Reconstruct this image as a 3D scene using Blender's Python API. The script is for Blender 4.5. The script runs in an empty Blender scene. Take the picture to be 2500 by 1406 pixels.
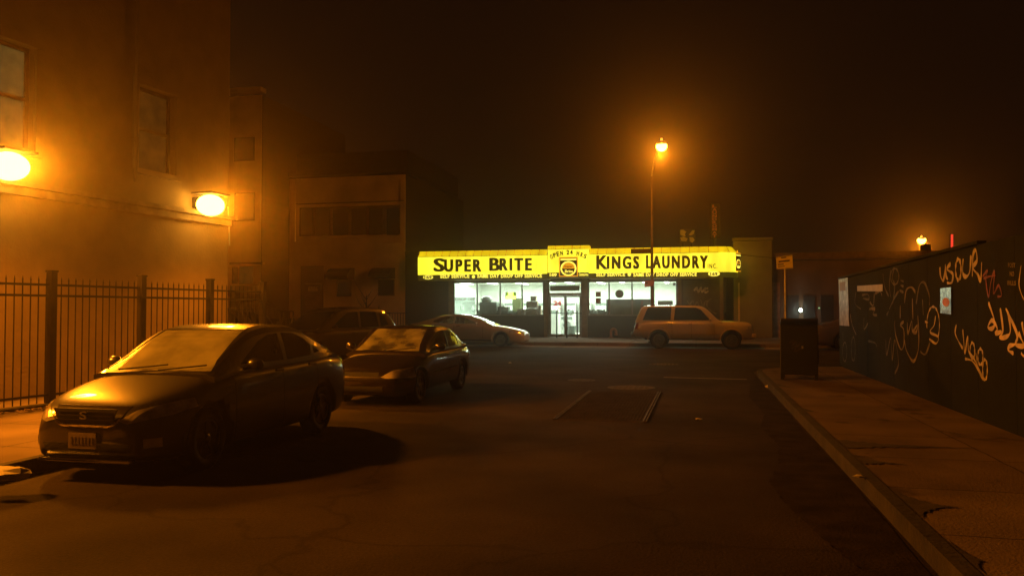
import bpy, bmesh, math, random
from mathutils import Vector, Matrix
R = math.radians
random.seed(7)
# ------------------------------------------------------------------ camera, world, exposure
CAMZ = 1.67
scn = bpy.context.scene
C = scn.collection
cam_d = bpy.data.cameras.new('camera'); cam = bpy.data.objects.new('camera', cam_d); C.objects.link(cam)
cam.location = (0, 0, CAMZ); cam.rotation_euler = (R(90 + 1.585), 0, R(13))
cam_d.sensor_width = 36; cam_d.lens = 36 * 1950 / 2500; cam_d.clip_end = 2000; cam_d.clip_start = .05
scn.camera = cam
w = bpy.data.worlds.new('World'); scn.world = w; w.use_nodes = True
bg = w.node_tree.nodes['Background']; bg.inputs[0].default_value = (.0115, .0042, .0014, 1); bg.inputs[1].default_value = .62
scn.view_settings.view_transform = 'Standard'; scn.view_settings.look = 'None'
scn.view_settings.exposure = 0; scn.view_settings.gamma = 1
scn.render.engine = 'CYCLES'
scn.cycles.max_bounces = 6; scn.cycles.volume_bounces = 1; scn.cycles.transparent_max_bounces = 12
scn.cycles.sample_clamp_indirect = 4; scn.cycles.caustics_reflective = False; scn.cycles.caustics_refractive = False
SODIUM = (1.0, .26, .007)
WALL_LAMP_W = 2600; STREET_LAMP_W = 1250; HAZE = .0027

MCAM = cam.rotation_euler.to_matrix()
def ray(x, y):                                        # photograph pixel (2500 wide) -> direction
    return MCAM @ Vector(((x - 1250) / 1950, -(y - 703) / 1950, -1))
CO = Vector((0, 0, CAMZ))
def onY(x, y, Y): d = ray(x, y); return CO + d * (Y / d.y)
def onZ(x, y, z=0): d = ray(x, y); return CO + d * ((z - CAMZ) / d.z)
def onP(x, y, p, n): d = ray(x, y); n = Vector(n); return CO + d * ((Vector(p) - CO).dot(n) / d.dot(n))

# ------------------------------------------------------------------ materials
def mat(name, col, rough=.6, var=.25, scale=3.0, metal=0, bump=0, bscale=40, coat=0, emit=None, estr=0, spec=.5, col2=None):
    m = bpy.data.materials.new(name); m.use_nodes = True; nt = m.node_tree; N = nt.nodes; L = nt.links
    b = N['Principled BSDF']
    tc = N.new('ShaderNodeTexCoord'); nz = N.new('ShaderNodeTexNoise'); nz.inputs['Scale'].default_value = scale; nz.inputs['Detail'].default_value = 6
    L.new(tc.outputs['Object'], nz.inputs['Vector'])
    rp = N.new('ShaderNodeValToRGB'); L.new(nz.outputs['Fac'], rp.inputs[0])
    c2 = col2 or tuple(c * (1 - var) for c in col); c1 = tuple(min(1, c * (1 + var * .6)) for c in col)
    rp.color_ramp.elements[0].position = .32; rp.color_ramp.elements[1].position = .68
    rp.color_ramp.elements[0].color = (*c2, 1); rp.color_ramp.elements[1].color = (*c1, 1)
    L.new(rp.outputs[0], b.inputs['Base Color'])
    b.inputs['Roughness'].default_value = rough; b.inputs['Metallic'].default_value = metal
    b.inputs['Coat Weight'].default_value = coat; b.inputs['Coat Roughness'].default_value = .06
    b.inputs['Specular IOR Level'].default_value = spec
    if emit: b.inputs['Emission Color'].default_value = (*emit, 1); b.inputs['Emission Strength'].default_value = estr
    if bump:
        n2 = N.new('ShaderNodeTexNoise'); n2.inputs['Scale'].default_value = bscale; n2.inputs['Detail'].default_value = 5
        L.new(tc.outputs['Object'], n2.inputs['Vector'])
        bp = N.new('ShaderNodeBump'); bp.inputs['Strength'].default_value = bump; bp.inputs['Distance'].default_value = .02
        L.new(n2.outputs['Fac'], bp.inputs['Height']); L.new(bp.outputs[0], b.inputs['Normal'])
    return m
def emis(name, col, s):
    m = bpy.data.materials.new(name); m.use_nodes = True; N = m.node_tree.nodes
    b = N['Principled BSDF']; b.inputs['Base Color'].default_value = (*[min(.8, c) for c in col], 1)
    b.inputs['Emission Color'].default_value = (*col, 1); b.inputs['Emission Strength'].default_value = s
    return m
def glassmat(name, tint, transp, transl, rough=.03, dew=(.5, .5, .5), gl=.5, lo=.7):
    m = bpy.data.materials.new(name); m.use_nodes = True; nt = m.node_tree; N = nt.nodes; L = nt.links
    N.remove(N['Principled BSDF']); out = N['Material Output']
    t = N.new('ShaderNodeBsdfTransparent'); t.inputs[0].default_value = (*tint, 1)
    tr = N.new('ShaderNodeBsdfTranslucent'); tr.inputs[0].default_value = (*dew, 1)
    df = N.new('ShaderNodeBsdfDiffuse'); df.inputs[0].default_value = (*dew, 1)
    g = N.new('ShaderNodeBsdfGlossy'); g.inputs['Roughness'].default_value = rough; g.inputs[0].default_value = (.9, .9, .9, 1)
    tc = N.new('ShaderNodeTexCoord'); nz = N.new('ShaderNodeTexNoise'); nz.inputs['Scale'].default_value = 2.2; nz.inputs['Detail'].default_value = 5
    L.new(tc.outputs['Object'], nz.inputs['Vector'])
    mr = N.new('ShaderNodeMapRange'); mr.inputs['From Min'].default_value = .35; mr.inputs['From Max'].default_value = .65
    mr.inputs['To Min'].default_value = max(0, transl * lo); mr.inputs['To Max'].default_value = min(1, transl * 1.2); L.new(nz.outputs['Fac'], mr.inputs['Value'])
    md = N.new('ShaderNodeMixShader'); L.new(tr.outputs[0], md.inputs[1]); L.new(df.outputs[0], md.inputs[2]); md.inputs[0].default_value = .5
    m1 = N.new('ShaderNodeMixShader'); L.new(mr.outputs[0], m1.inputs[0]); L.new(t.outputs[0], m1.inputs[1]); L.new(md.outputs[0], m1.inputs[2])
    fr = N.new('ShaderNodeFresnel'); fr.inputs[0].default_value = 1.5
    ml = N.new('ShaderNodeMath'); ml.operation = 'MULTIPLY'; ml.inputs[1].default_value = gl * 2; L.new(fr.outputs[0], ml.inputs[0]); ml.use_clamp = True
    m2 = N.new('ShaderNodeMixShader'); L.new(ml.outputs[0], m2.inputs[0]); L.new(m1.outputs[0], m2.inputs[1]); L.new(g.outputs[0], m2.inputs[2])
    L.new(m2.outputs[0], out.inputs[0])
    return m

def panelize(m, lo, hi, sc):
    nt = m.node_tree; N = nt.nodes; L = nt.links; b = N['Principled BSDF']; tc = N.new('ShaderNodeTexCoord'); mp = N.new('ShaderNodeMapping'); mp.inputs['Scale'].default_value = (sc, 1, sc * .3)
    nz = N.new('ShaderNodeTexNoise'); nz.inputs['Scale'].default_value = 1; nz.inputs['Detail'].default_value = 4; mr = N.new('ShaderNodeMapRange'); mr.inputs['From Min'].default_value = .3; mr.inputs['From Max'].default_value = .7; mr.inputs['To Min'].default_value = lo; mr.inputs['To Max'].default_value = hi
    L.new(tc.outputs['Object'], mp.inputs[0]); L.new(mp.outputs[0], nz.inputs[0]); L.new(nz.outputs['Fac'], mr.inputs['Value']); L.new(mr.outputs[0], b.inputs['Emission Strength'])
def asphalt_mat():
    m = mat('asphalt', (.040, .031, .026), .62, .6, .45, bump=.4, bscale=45, spec=.08)
    nt = m.node_tree; N = nt.nodes; L = nt.links; b = N['Principled BSDF']; tc = [n for n in N if n.type == 'TEX_COORD'][0]
    rp = [n for n in N if n.type == 'VALTORGB'][0]
    fine = N.new('ShaderNodeTexNoise'); fine.inputs['Scale'].default_value = 38; fine.inputs['Detail'].default_value = 8; fine.inputs['Roughness'].default_value = .75; L.new(tc.outputs['Object'], fine.inputs[0])
    mx = N.new('ShaderNodeMixRGB'); mx.blend_type = 'OVERLAY'; mx.inputs[0].default_value = .9
    L.new(rp.outputs[0], mx.inputs[1]); L.new(fine.outputs['Fac'], mx.inputs[2])
    # tar cracks
    vo = N.new('ShaderNodeTexVoronoi'); vo.feature = 'DISTANCE_TO_EDGE'; vo.inputs['Scale'].default_value = .28
    wn = N.new('ShaderNodeTexNoise'); wn.inputs['Scale'].default_value = 1.3; wn.inputs['Detail'].default_value = 5; L.new(tc.outputs['Object'], wn.inputs[0])
    ad = N.new('ShaderNodeMixRGB'); ad.blend_type = 'ADD'; ad.inputs[0].default_value = .9; L.new(tc.outputs['Object'], ad.inputs[1]); L.new(wn.outputs['Color'], ad.inputs[2])
    L.new(ad.outputs[0], vo.inputs['Vector'])
    cr = N.new('ShaderNodeMapRange'); cr.inputs['From Min'].default_value = 0; cr.inputs['From Max'].default_value = .012; cr.inputs['To Min'].default_value = .68; cr.inputs['To Max'].default_value = 1
    L.new(vo.outputs['Distance'], cr.inputs['Value'])
    m2 = N.new('ShaderNodeMixRGB'); m2.blend_type = 'MULTIPLY'; m2.inputs[0].default_value = 1; L.new(mx.outputs[0], m2.inputs[1]); L.new(cr.outputs[0], m2.inputs[2])
    L.new(m2.outputs[0], b.inputs['Base Color'])
    rr = N.new('ShaderNodeMapRange'); rr.inputs['To Min'].default_value = .75; rr.inputs['To Max'].default_value = 1; L.new(wn.outputs['Fac'], rr.inputs['Value']); L.new(rr.outputs[0], b.inputs['Roughness'])
    return m
def concrete_mat(name='concrete_flags', col=(.21, .165, .13), cell=1.5, dark_patch=True):
    m = mat(name, col, .95, .35, .8, bump=.35, bscale=50, spec=.12)
    nt = m.node_tree; N = nt.nodes; L = nt.links; b = N['Principled BSDF']; tc = [n for n in N if n.type == 'TEX_COORD'][0]
    rp = [n for n in N if n.type == 'VALTORGB'][0]
    br = N.new('ShaderNodeTexBrick'); br.offset = 0; br.inputs['Scale'].default_value = 1; br.inputs['Brick Width'].default_value = cell; br.inputs['Row Height'].default_value = cell
    br.inputs['Mortar Size'].default_value = .012; br.inputs['Mortar Smooth'].default_value = .4; br.inputs['Bias'].default_value = 0
    br.inputs['Color1'].default_value = (1, 1, 1, 1); br.inputs['Color2'].default_value = (.78, .76, .74, 1); br.inputs['Mortar'].default_value = (.3, .28, .26, 1)
    wn = N.new('ShaderNodeTexNoise'); wn.inputs['Scale'].default_value = 3; wn.inputs['Detail'].default_value = 6; L.new(tc.outputs['Object'], wn.inputs[0])
    ad = N.new('ShaderNodeMixRGB'); ad.blend_type = 'ADD'; ad.inputs[0].default_value = .05; L.new(tc.outputs['Object'], ad.inputs[1]); L.new(wn.outputs['Color'], ad.inputs[2]); L.new(ad.outputs[0], br.inputs['Vector'])
    m2 = N.new('ShaderNodeMixRGB'); m2.blend_type = 'MULTIPLY'; m2.inputs[0].default_value = 1; L.new(rp.outputs[0], m2.inputs[1]); L.new(br.outputs[0], m2.inputs[2])
    last = m2
    if dark_patch:  # noise-shaped stains in the concrete
        n3 = N.new('ShaderNodeTexNoise'); n3.inputs['Scale'].default_value = 1.1; n3.inputs['Detail'].default_value = 8; n3.inputs['Roughness'].default_value = .6; L.new(tc.outputs['Object'], n3.inputs[0])
        mr = N.new('ShaderNodeMapRange'); mr.inputs['From Min'].default_value = .34; mr.inputs['From Max'].default_value = .42; mr.inputs['To Min'].default_value = .4; mr.inputs['To Max'].default_value = 1; L.new(n3.outputs['Fac'], mr.inputs['Value'])
        m3 = N.new('ShaderNodeMixRGB'); m3.blend_type = 'MULTIPLY'; m3.inputs[0].default_value = 1; L.new(m2.outputs[0], m3.inputs[1]); L.new(mr.outputs[0], m3.inputs[2]); last = m3
    L.new(last.outputs[0], b.inputs['Base Color'])
    return m
def brick_mat(name, c1, c2, mortar, w_=.2, h_=.066):
    m = mat(name, c1, .9, .2, 1, bump=.2)
    nt = m.node_tree; N = nt.nodes; L = nt.links; b = N['Principled BSDF']; tc = [n for n in N if n.type == 'TEX_COORD'][0]
    mp = N.new('ShaderNodeMapping'); mp.inputs['Rotation'].default_value = (R(90), 0, 0); L.new(tc.outputs['Object'], mp.inputs[0])
    br = N.new('ShaderNodeTexBrick'); br.inputs['Scale'].default_value = 1; br.inputs['Brick Width'].default_value = w_; br.inputs['Row Height'].default_value = h_; br.inputs['Mortar Size'].default_value = .006
    br.inputs['Color1'].default_value = (*c1, 1); br.inputs['Color2'].default_value = (*c2, 1); br.inputs['Mortar'].default_value = (*mortar, 1)
    L.new(mp.outputs[0], br.inputs['Vector']); L.new(br.outputs[0], b.inputs['Base Color'])
    return m
M = {}
M['asphalt'] = asphalt_mat(); M['flags'] = concrete_mat(); M['kerb'] = mat('kerb_stone', (.026, .022, .018), .95, .6, 2.5, bump=.5, bscale=20)
M['gutter'] = mat('gutter_concrete', (.26, .23, .19), .8, .3, 1, bump=.3)
M['dirt'] = mat('dirt', (.08, .065, .05), .95, .4, .5, bump=.5, bscale=12)
M['stucco'] = mat('stucco', (.31, .225, .13), .9, .12, 2.2, bump=.5, bscale=25)
M['cream'] = mat('cream_siding', (.74, .57, .38), .85, .25, .6, bump=.15)
M['brown'] = mat('brown_wall', (.16, .1, .06), .85, .3, .8, bump=.15)
M['greywall'] = mat('grey_wall', (.25, .22, .17), .85, .25, .6, bump=.15)
M['darkbrick'] = brick_mat('dark_brick', (.035, .028, .022), (.025, .02, .016), (.045, .04, .035))
M['dark'] = mat('dark_trim', (.03, .026, .022), .6, .3, 5)
M['black'] = mat('black_rubber', (.012, .012, .012), .75, .3, 8)
M['iron'] = mat('black_iron', (.014, .010, .008), .5, .4, 8, metal=.3)
M['steel'] = mat('galvanised_steel', (.3, .28, .25), .45, .3, 6, metal=.8)
M['alu'] = mat('aluminium_frame', (.2, .19, .17), .45, .2, 6, metal=.6)
M['chrome'] = mat('chrome', (.75, .75, .75), .12, .05, 5, metal=1)
M['plywood'] = mat('dark_green_plywood', (.006, .009, .006), .8, .4, 1.5, bump=.15, bscale=18, spec=.2)
M['brass'] = mat('cast_iron_cover', (.055, .047, .038), .75, .6, 20, metal=.2, bump=.6, bscale=60)
M['white'] = mat('white_paint', (.75, .76, .72), .6, .08, 2)
M['tilefloor'] = mat('shop_floor', (.55, .54, .48), .35, .1, 2)
M['cardboard'] = mat('cardboard', (.28, .19, .1), .85, .2, 4)
M['woodtrim'] = mat('wood_trim', (.16, .1, .05), .7, .3, 4)
M['enamel'] = mat('white_enamel', (.45, .47, .44), .3, .08, 3)
M['greenenamel'] = mat('grey_green_panel', (.10, .13, .11), .5, .2, 3)
M['leaf'] = mat('leaf', (.05, .08, .03), .6, .4, 5)
M['bark'] = mat('bark', (.06, .045, .03), .9, .4, 10, bump=.4)
M['signyellow'] = emis('backlit_yellow_face', (1.0, .86, .035), 1.4)
M['signcap'] = emis('backlit_yellow_cap', (1.0, .70, .006), .9)
M['signband'] = mat('sign_band', (.035, .03, .008), .5, .1, 3, emit=(.1, .085, .004), estr=.3)
M['signtext'] = mat('sign_lettering', (.03, .02, .008), .6, .1, 3, emit=(.05, .03, .002), estr=.25)
M['bandtext'] = emis('backlit_band_lettering', (1.0, .85, .10), 1.4)
M['signorange'] = emis('backlit_orange', (1.0, .42, .01), .75)
M['sodium'] = emis('sodium_lens', (1.0, .5, .06), 15)
M['tube'] = emis('fluorescent_tube', (.93, 1.0, .93), 9)
M['neon'] = emis('neon_yellow', (.95, 1.0, .12), 5)
M['neonred'] = emis('neon_red', (1.0, .05, .03), 1.6)
M['coldlamp'] = emis('cold_white_lamp', (.8, 1.0, .85), 30)
M['winglow'] = mat('lit_curtain', (.10, .085, .04), .7, .8, 2.5, emit=(.5, .38, .09), estr=.10)
M['dimglow'] = mat('dim_lit_curtain', (.12, .08, .04), .6, .8, 2.5, emit=(.5, .26, .05), estr=.03)
M['winglass'] = glassmat('shop_glass', (.93, .97, .93), 1, .04, .02, gl=.4)
M['darkglass'] = mat('dark_window', (.012, .011, .009), .12, .1, 2, spec=.6)
M['red'] = glassmat('red_vinyl', (.8, .08, .12), 1, .75, .5, dew=(.9, .06, .10), gl=.2)
M['poster'] = mat('poster_paper', (.45, .42, .36), .35, .5, 7, col2=(.15, .10, .07))
M['plainplate'] = mat('beige_plate', (.42, .36, .22), .5, .15, 5)
M['yplate'] = mat('yellow_plate', (.85, .72, .03), .5, .15, 5)
M['redplate'] = mat('red_plate', (.28, .07, .03), .5, .15, 5)
M['orangepaint'] = mat('rust_orange_paint', (.3, .09, .02), .5, .3, 6)
M['mailgreen'] = mat('olive_enamel', (.008, .010, .007), .42, .3, 4, bump=.1)
M['litter'] = mat('litter_paper', (.6, .55, .45), .8, .1, 5)
M['tyre'] = mat('tyre', (.012, .011, .01), .8, .2, 8)
M['rim'] = mat('alloy', (.16, .15, .14), .3, .3, 8, metal=.85)
M['headlight'] = mat('headlight_lens', (.5, .46, .40), .2, .5, 9, metal=.3, coat=1)
M['tail'] = mat('tail_lens', (.16, .012, .008), .15, .2, 6, coat=1)
M['plate'] = mat('licence_plate', (.26, .21, .16), .45, .1, 6)
M['seat'] = mat('seat_fabric', (.02, .017, .015), .9, .2, 6)
M['dewglass'] = glassmat('dewy_windscreen', (.55, .5, .4), 1, .85, .12, dew=(.95, .95, .65), gl=1.4, lo=.62)
M['sideglass'] = glassmat('side_glass', (.8, .77, .65), 1, .26, .04, dew=(.8, .78, .5), gl=.6)
M['tintglass'] = mat('tinted_glass', (.012, .012, .01), .08, .1, 2, spec=.7)
def paint(name, col, metal=.3, rough=.4, coat=1): return mat(name, col, rough, .08, 30, metal=metal, coat=coat)
M['p_black'] = paint('black_car_paint', (.012, .009, .007), 0, .36)
M['p_green'] = paint('dark_car_paint', (.016, .010, .007), .3, .26)
M['p_gold'] = paint('champagne_car_paint', (.50, .38, .22), .2, .38)
M['p_tan'] = paint('tan_car_paint', (.42, .35, .25), .1, .4)
M['p_grey'] = paint('grey_car_paint', (.12, .09, .06), .3, .45)

panelize(M['signyellow'], .95, 1.7, 1.6); panelize(M['signcap'], .55, 1.1, 2.5)
# ------------------------------------------------------------------ helpers
def link(o): C.objects.link(o); return o
def thing(name, label, cat, loc=(0, 0, 0), rz=0, group=None):
    o = bpy.data.objects.new(name, None); link(o); o.location = loc; o.rotation_euler = (0, 0, rz); o.empty_display_size = .2
    o['label'] = label; o['category'] = cat
    if group: o['group'] = group
    return o
def tag(o, label, cat, group=None):
    o['label'] = label; o['category'] = cat
    if group: o['group'] = group
    return o
def mesh_obj(name, me, m, parent=None, world=True, smooth=False):
    o = bpy.data.objects.new(name, me); link(o)
    if m is not None: me.materials.clear(); me.materials.append(m)
    for p in me.polygons: p.use_smooth = smooth
    if parent is not None:
        o.parent = parent
        if world:
            root = parent; mtx = Matrix()
            chain = []
            while root is not None: chain.append(root); root = root.parent
            for q in reversed(chain): mtx = mtx @ q.matrix_parent_inverse @ q.matrix_basis if q.parent else q.matrix_basis.copy()
            o.matrix_parent_inverse = mtx.inverted()
    return o
class B:
    def __init__(s): s.bm = bmesh.new()
    def box(s, a, b, rz=0, rot=None):
        a = Vector(a); b = Vector(b); c = (a + b) / 2; d = b - a
        m = Matrix.Translation(c) @ (rot or Matrix.Rotation(rz, 4, 'Z')) @ Matrix.Diagonal((abs(d.x), abs(d.y), abs(d.z), 1))
        bmesh.ops.create_cube(s.bm, size=1, matrix=m); return s
    def cbox(s, c, d, rot=None):
        c = Vector(c); d = Vector(d) / 2; return s.box(c - d, c + d, rot=rot)
    def cyl(s, a, b, r, r2=None, n=14):
        a = Vector(a); b = Vector(b); v = b - a; q = v.to_track_quat('Z', 'Y').to_matrix().to_4x4()
        bmesh.ops.create_cone(s.bm, cap_ends=True, segments=n, radius1=r, radius2=r if r2 is None else r2, depth=v.length, matrix=Matrix.Translation((a + b) / 2) @ q); return s
    def sph(s, c, r, sc=(1, 1, 1), n=16):
        bmesh.ops.create_uvsphere(s.bm, u_segments=n, v_segments=n // 2 + 2, radius=r, matrix=Matrix.Translation(c) @ Matrix.Diagonal((*sc, 1))); return s
    def prism(s, pts, vec):                             # planar polygon swept by vec
        vs = [s.bm.verts.new(p) for p in pts]; vt = [s.bm.verts.new(Vector(p) + Vector(vec)) for p in pts]; n = len(vs)
        s.bm.faces.new(vs[::-1]); s.bm.faces.new(vt)
        for i in range(n): s.bm.faces.new((vs[i], vs[(i + 1) % n], vt[(i + 1) % n], vt[i]))
        return s
    def quad(s, *p): s.bm.faces.new([s.bm.verts.new(q) for q in p]); return s
    def lathe(s, prof, c, axis, n=28):                  # prof: (radius, offset along axis)
        q = Vector(axis).to_track_quat('Z', 'Y').to_matrix(); rings = []
        for r, h in prof: rings.append([s.bm.verts.new(Vector(c) + q @ Vector((r * math.cos(2 * math.pi * i / n), r * math.sin(2 * math.pi * i / n), h))) for i in range(n)])
        for a, b in zip(rings, rings[1:]):
            for i in range(n): s.bm.faces.new((a[i], a[(i + 1) % n], b[(i + 1) % n], b[i]))
        if len(rings[0]) and prof[0][0] > 1e-6: s.bm.faces.new(rings[0][::-1])
        if prof[-1][0] > 1e-6: s.bm.faces.new(rings[-1])
        return s
    def tube(s, pts, r, n=8):
        for a, b in zip(pts, pts[1:]): s.cyl(a, b, r, n=n)
        return s
    def add(s, me, mtx=None):
        t = bmesh.new(); t.from_mesh(me)
        if mtx is not None: t.transform(mtx)
        tmp = bpy.data.meshes.new('t'); t.to_mesh(tmp); t.free(); s.bm.from_mesh(tmp); bpy.data.meshes.remove(tmp); return s
    def mesh(s, name='m'):
        bmesh.ops.recalc_face_normals(s.bm, faces=s.bm.faces); me = bpy.data.meshes.new(name); s.bm.to_mesh(me); s.bm.free(); return me
    def obj(s, name, m, parent=None, world=True, smooth=False, bevel=0):
        o = mesh_obj(name, s.mesh(name), m, parent, world, smooth)
        if bevel: md = o.modifiers.new('bevel', 'BEVEL'); md.width = bevel; md.segments = 2; md.limit_method = 'ANGLE'
        return o
def struct(o): o['kind'] = 'structure'; return o
def text_mesh(txt, bold=.02, thick=.01, tracking=1.0):   # unit text in XY plane, x right, y up, normalised to 1x1 box
    cu = bpy.data.curves.new('txt', 'FONT'); cu.body = txt; cu.size = 1; cu.offset = bold; cu.extrude = thick; cu.space_character = tracking; cu.resolution_u = 3
    o = bpy.data.objects.new('txt', cu); link(o); dg = bpy.context.evaluated_depsgraph_get(); dg.update()
    me = bpy.data.meshes.new_from_object(o.evaluated_get(dg)); bpy.data.objects.remove(o); bpy.data.curves.remove(cu)
    xs = [v.co.x for v in me.vertices]; ys = [v.co.y for v in me.vertices]
    x0, x1, y0, y1 = min(xs), max(xs), min(ys), max(ys)
    for v in me.vertices: v.co.x = (v.co.x - x0) / (x1 - x0); v.co.y = (v.co.y - y0) / (y1 - y0); v.co.z = v.co.z / thick * .5 if thick else 0
    me['asp'] = (x1 - x0) / (y1 - y0)
    return me
def text_box(b, txt, p00, p10, p01, depth=.02, bold=.02, tracking=1.0, fat=0):  # p00 lower-left, p10 lower-right, p01 upper-left
    me = text_mesh(txt, bold, .01, tracking); p00, p10, p01 = map(Vector, (p00, p10, p01)); ex = p10 - p00; ey = p01 - p00; ez = ex.cross(ey).normalized() * depth
    m = Matrix(((ex.x, ey.x, ez.x, p00.x), (ex.y, ey.y, ez.y, p00.y), (ex.z, ey.z, ez.z, p00.z), (0, 0, 0, 1)))
    asp = me['asp']
    vs_ = [(0, 0)] if not fat else [(u, v) for u in (-1, -.33, .33, 1) for v in (-.5, .5)]
    for k, (u, v) in enumerate(vs_):
        b.add(me, m @ Matrix.Translation((u * fat / asp, v * fat * .5, .07 * k)) @ Matrix.Diagonal((1, 1, .4, 1)) if fat else m)
    bpy.data.meshes.remove(me)
def text_px(b, txt, x0, y0, x1, y1, Y, slope=0, **k):     # pixel box on the plane y = Y; y0 top, y1 bottom
    text_box(b, txt, onY(x0, y1, Y), onY(x1, y1 + slope, Y), onY(x0, y0, Y), **k)
def boolean(me, cutters, op='DIFFERENCE'):
    o = bpy.data.objects.new('tmpb', me); link(o); tmp = []
    for c in cutters:
        k = bpy.data.objects.new('tmpc', c); link(k); tmp.append(k)
        md = o.modifiers.new('b', 'BOOLEAN'); md.operation = op; md.object = k; md.solver = 'EXACT'
    dg = bpy.context.evaluated_depsgraph_get(); dg.update()
    out = bpy.data.meshes.new_from_object(o.evaluated_get(dg))
    for k in tmp: bpy.data.objects.remove(k)
    bpy.data.objects.remove(o)
    return out
def pxbox(b, x0, y0, x1, y1, Y, t=.05):                    # box on plane y=Y spanning the photo rectangle, thickness towards +Y
    a = onY(x0, y1, Y); c = onY(x1, y0, Y); b.box((a.x, Y, a.z), (c.x, Y + t, c.z)); return b
def light(name, kind, loc, watts, col, parent=None, r=.1, **k):
    l = bpy.data.lights.new(name, kind); l.energy = watts; l.color = col
    if kind in ('POINT', 'SPOT'): l.shadow_soft_size = r
    for a, v in k.items(): setattr(l, a, v)
    o = bpy.data.objects.new(name, l); link(o); o.location = loc
    if parent:
        o.parent = parent; mi = Matrix.Translation(parent.location) @ Matrix.Rotation(parent.rotation_euler.z, 4, 'Z'); o.matrix_parent_inverse = mi.inverted()
    return o
# ------------------------------------------------------------------ setting
KL, KR, SW, KFAR, FAC = -6.62, 1.48, .15, 37.4, 44.5       # kerb lines, sidewalk height, far kerb, shop facade
def sheet(name, pts, z, m): b = B(); b.quad(*[(x, y, z) for x, y in pts]); return struct(b.obj(name, m))
sheet('ground', [(-400, -60), (400, -60), (400, 600), (-400, 600)], -.03, M['dirt'])
sheet('road', [(KL, -12), (KR, -12), (KR, 23.2), (KL, 23.2)], 0, M['asphalt'])
sheet('cross_road', [(-90, 23.2), (90, 23.2), (90, 35.4), (-90, 35.4)], 0, M['asphalt'])
sheet('gutter', [(-90, 35.4), (90, 35.4), (90, KFAR), (-90, KFAR)], .0, M['flags'])
def slab(name, pts):
    b = B(); b.prism([(x, y, -.02) for x, y in pts], (0, 0, SW + .02)); return struct(b.obj(name, M['flags']))
def corner(cx, cy, r, a0, a1, n=8): return [(cx + r * math.cos(R(a0 + (a1 - a0) * i / n)), cy + r * math.sin(R(a0 + (a1 - a0) * i / n))) for i in range(n + 1)]
KW = .11
slab('sidewalk', [(-60, -12), (KL - KW, -12)] + corner(KL - KW - 2, 23.0 - KW - 2, 2, 0, 90) + [(-60, 23.0 - KW)])
slab('sidewalk', [(40, 23.0 - KW)] + corner(KR + KW + 2, 23.0 - KW - 2, 2, 90, 180) + [(KR + KW, -12), (40, -12)])
slab('sidewalk', [(-90, KFAR + KW), (90, KFAR + KW), (90, 95), (-90, 95)])
def kerb(outer, inner, m_=None):
    b = B(); n = len(outer)
    for i in range(n - 1):
        o0, o1, i0, i1 = outer[i], outer[i + 1], inner[i], inner[i + 1]
        b.prism([(*o0, -.02), (*o1, -.02), (*i1, -.02), (*i0, -.02)], (0, 0, SW + .024))
    return struct(b.obj('kerb', m_ or M['kerb']))
rng = [(-12 + 1.5 * i) for i in range(22)]
kerb([(KL, y) for y in rng] + corner(KL - KW - 2, 23.0 - KW - 2, 2 + KW, 0, 90) + [(-60, 23.0)], [(KL - KW, y) for y in rng] + corner(KL - KW - 2, 23.0 - KW - 2, 2, 0, 90) + [(-60, 23.0 - KW)])
kerb([(KR, y) for y in rng] + corner(KR + KW + 2, 23.0 - KW - 2, 2 + KW, 180, 90) + [(40, 23.0)], [(KR + KW, y) for y in rng] + corner(KR + KW + 2, 23.0 - KW - 2, 2, 180, 90) + [(40, 23.0 - KW)])
kerb([(-90, KFAR), (90, KFAR)], [(-90, KFAR + KW), (90, KFAR + KW)], M['flags'])
# dark strip on the road along the right kerb, dark stains on the sidewalk
def blob(name, pts, z, m, jag=.12, sub=22):
    rnd = random.Random(len(pts) * 31 + int(abs(pts[0][0]) * 100)); out = []
    n = len(pts)
    for i in range(n):
        a, b_ = Vector(pts[i]), Vector(pts[(i + 1) % n])
        for k in range(sub):
            t = k / sub; p = a.lerp(b_, t); out.append((p.x + rnd.uniform(-jag, jag), p.y + rnd.uniform(-jag, jag)))
    b = B(); vs = [b.bm.verts.new((x, y, z)) for x, y in out]; f = b.bm.faces.new(vs); bmesh.ops.triangulate(b.bm, faces=[f])
    return struct(b.obj(name, m))
M['stain'] = mat('oily_gutter_stain', (.031, .024, .020), .9, .5, 3, bump=.3, spec=.05)  # darker than the asphalt, wavy edge along the right kerb
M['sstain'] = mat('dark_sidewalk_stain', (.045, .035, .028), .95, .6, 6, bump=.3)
blob('road', [(KR - .05, -1), (KR - .04, 5), (KR - .04, 14), (KR - .04, 21), (KR - .3, 19), (KR - .5, 16), (KR - .42, 13.5), (KR - .6, 12), (KR - .5, 10.5), (KR - .62, 9.2), (KR - .8, 8.2), (KR - .74, 7.3), (KR - .6, 6.3), (KR - .42, 5.4), (KR - .55, 4.6), (KR - .62, 3.8), (KR - .5, 3), (KR - .7, 1)], .004, M['stain'], .012)
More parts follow.
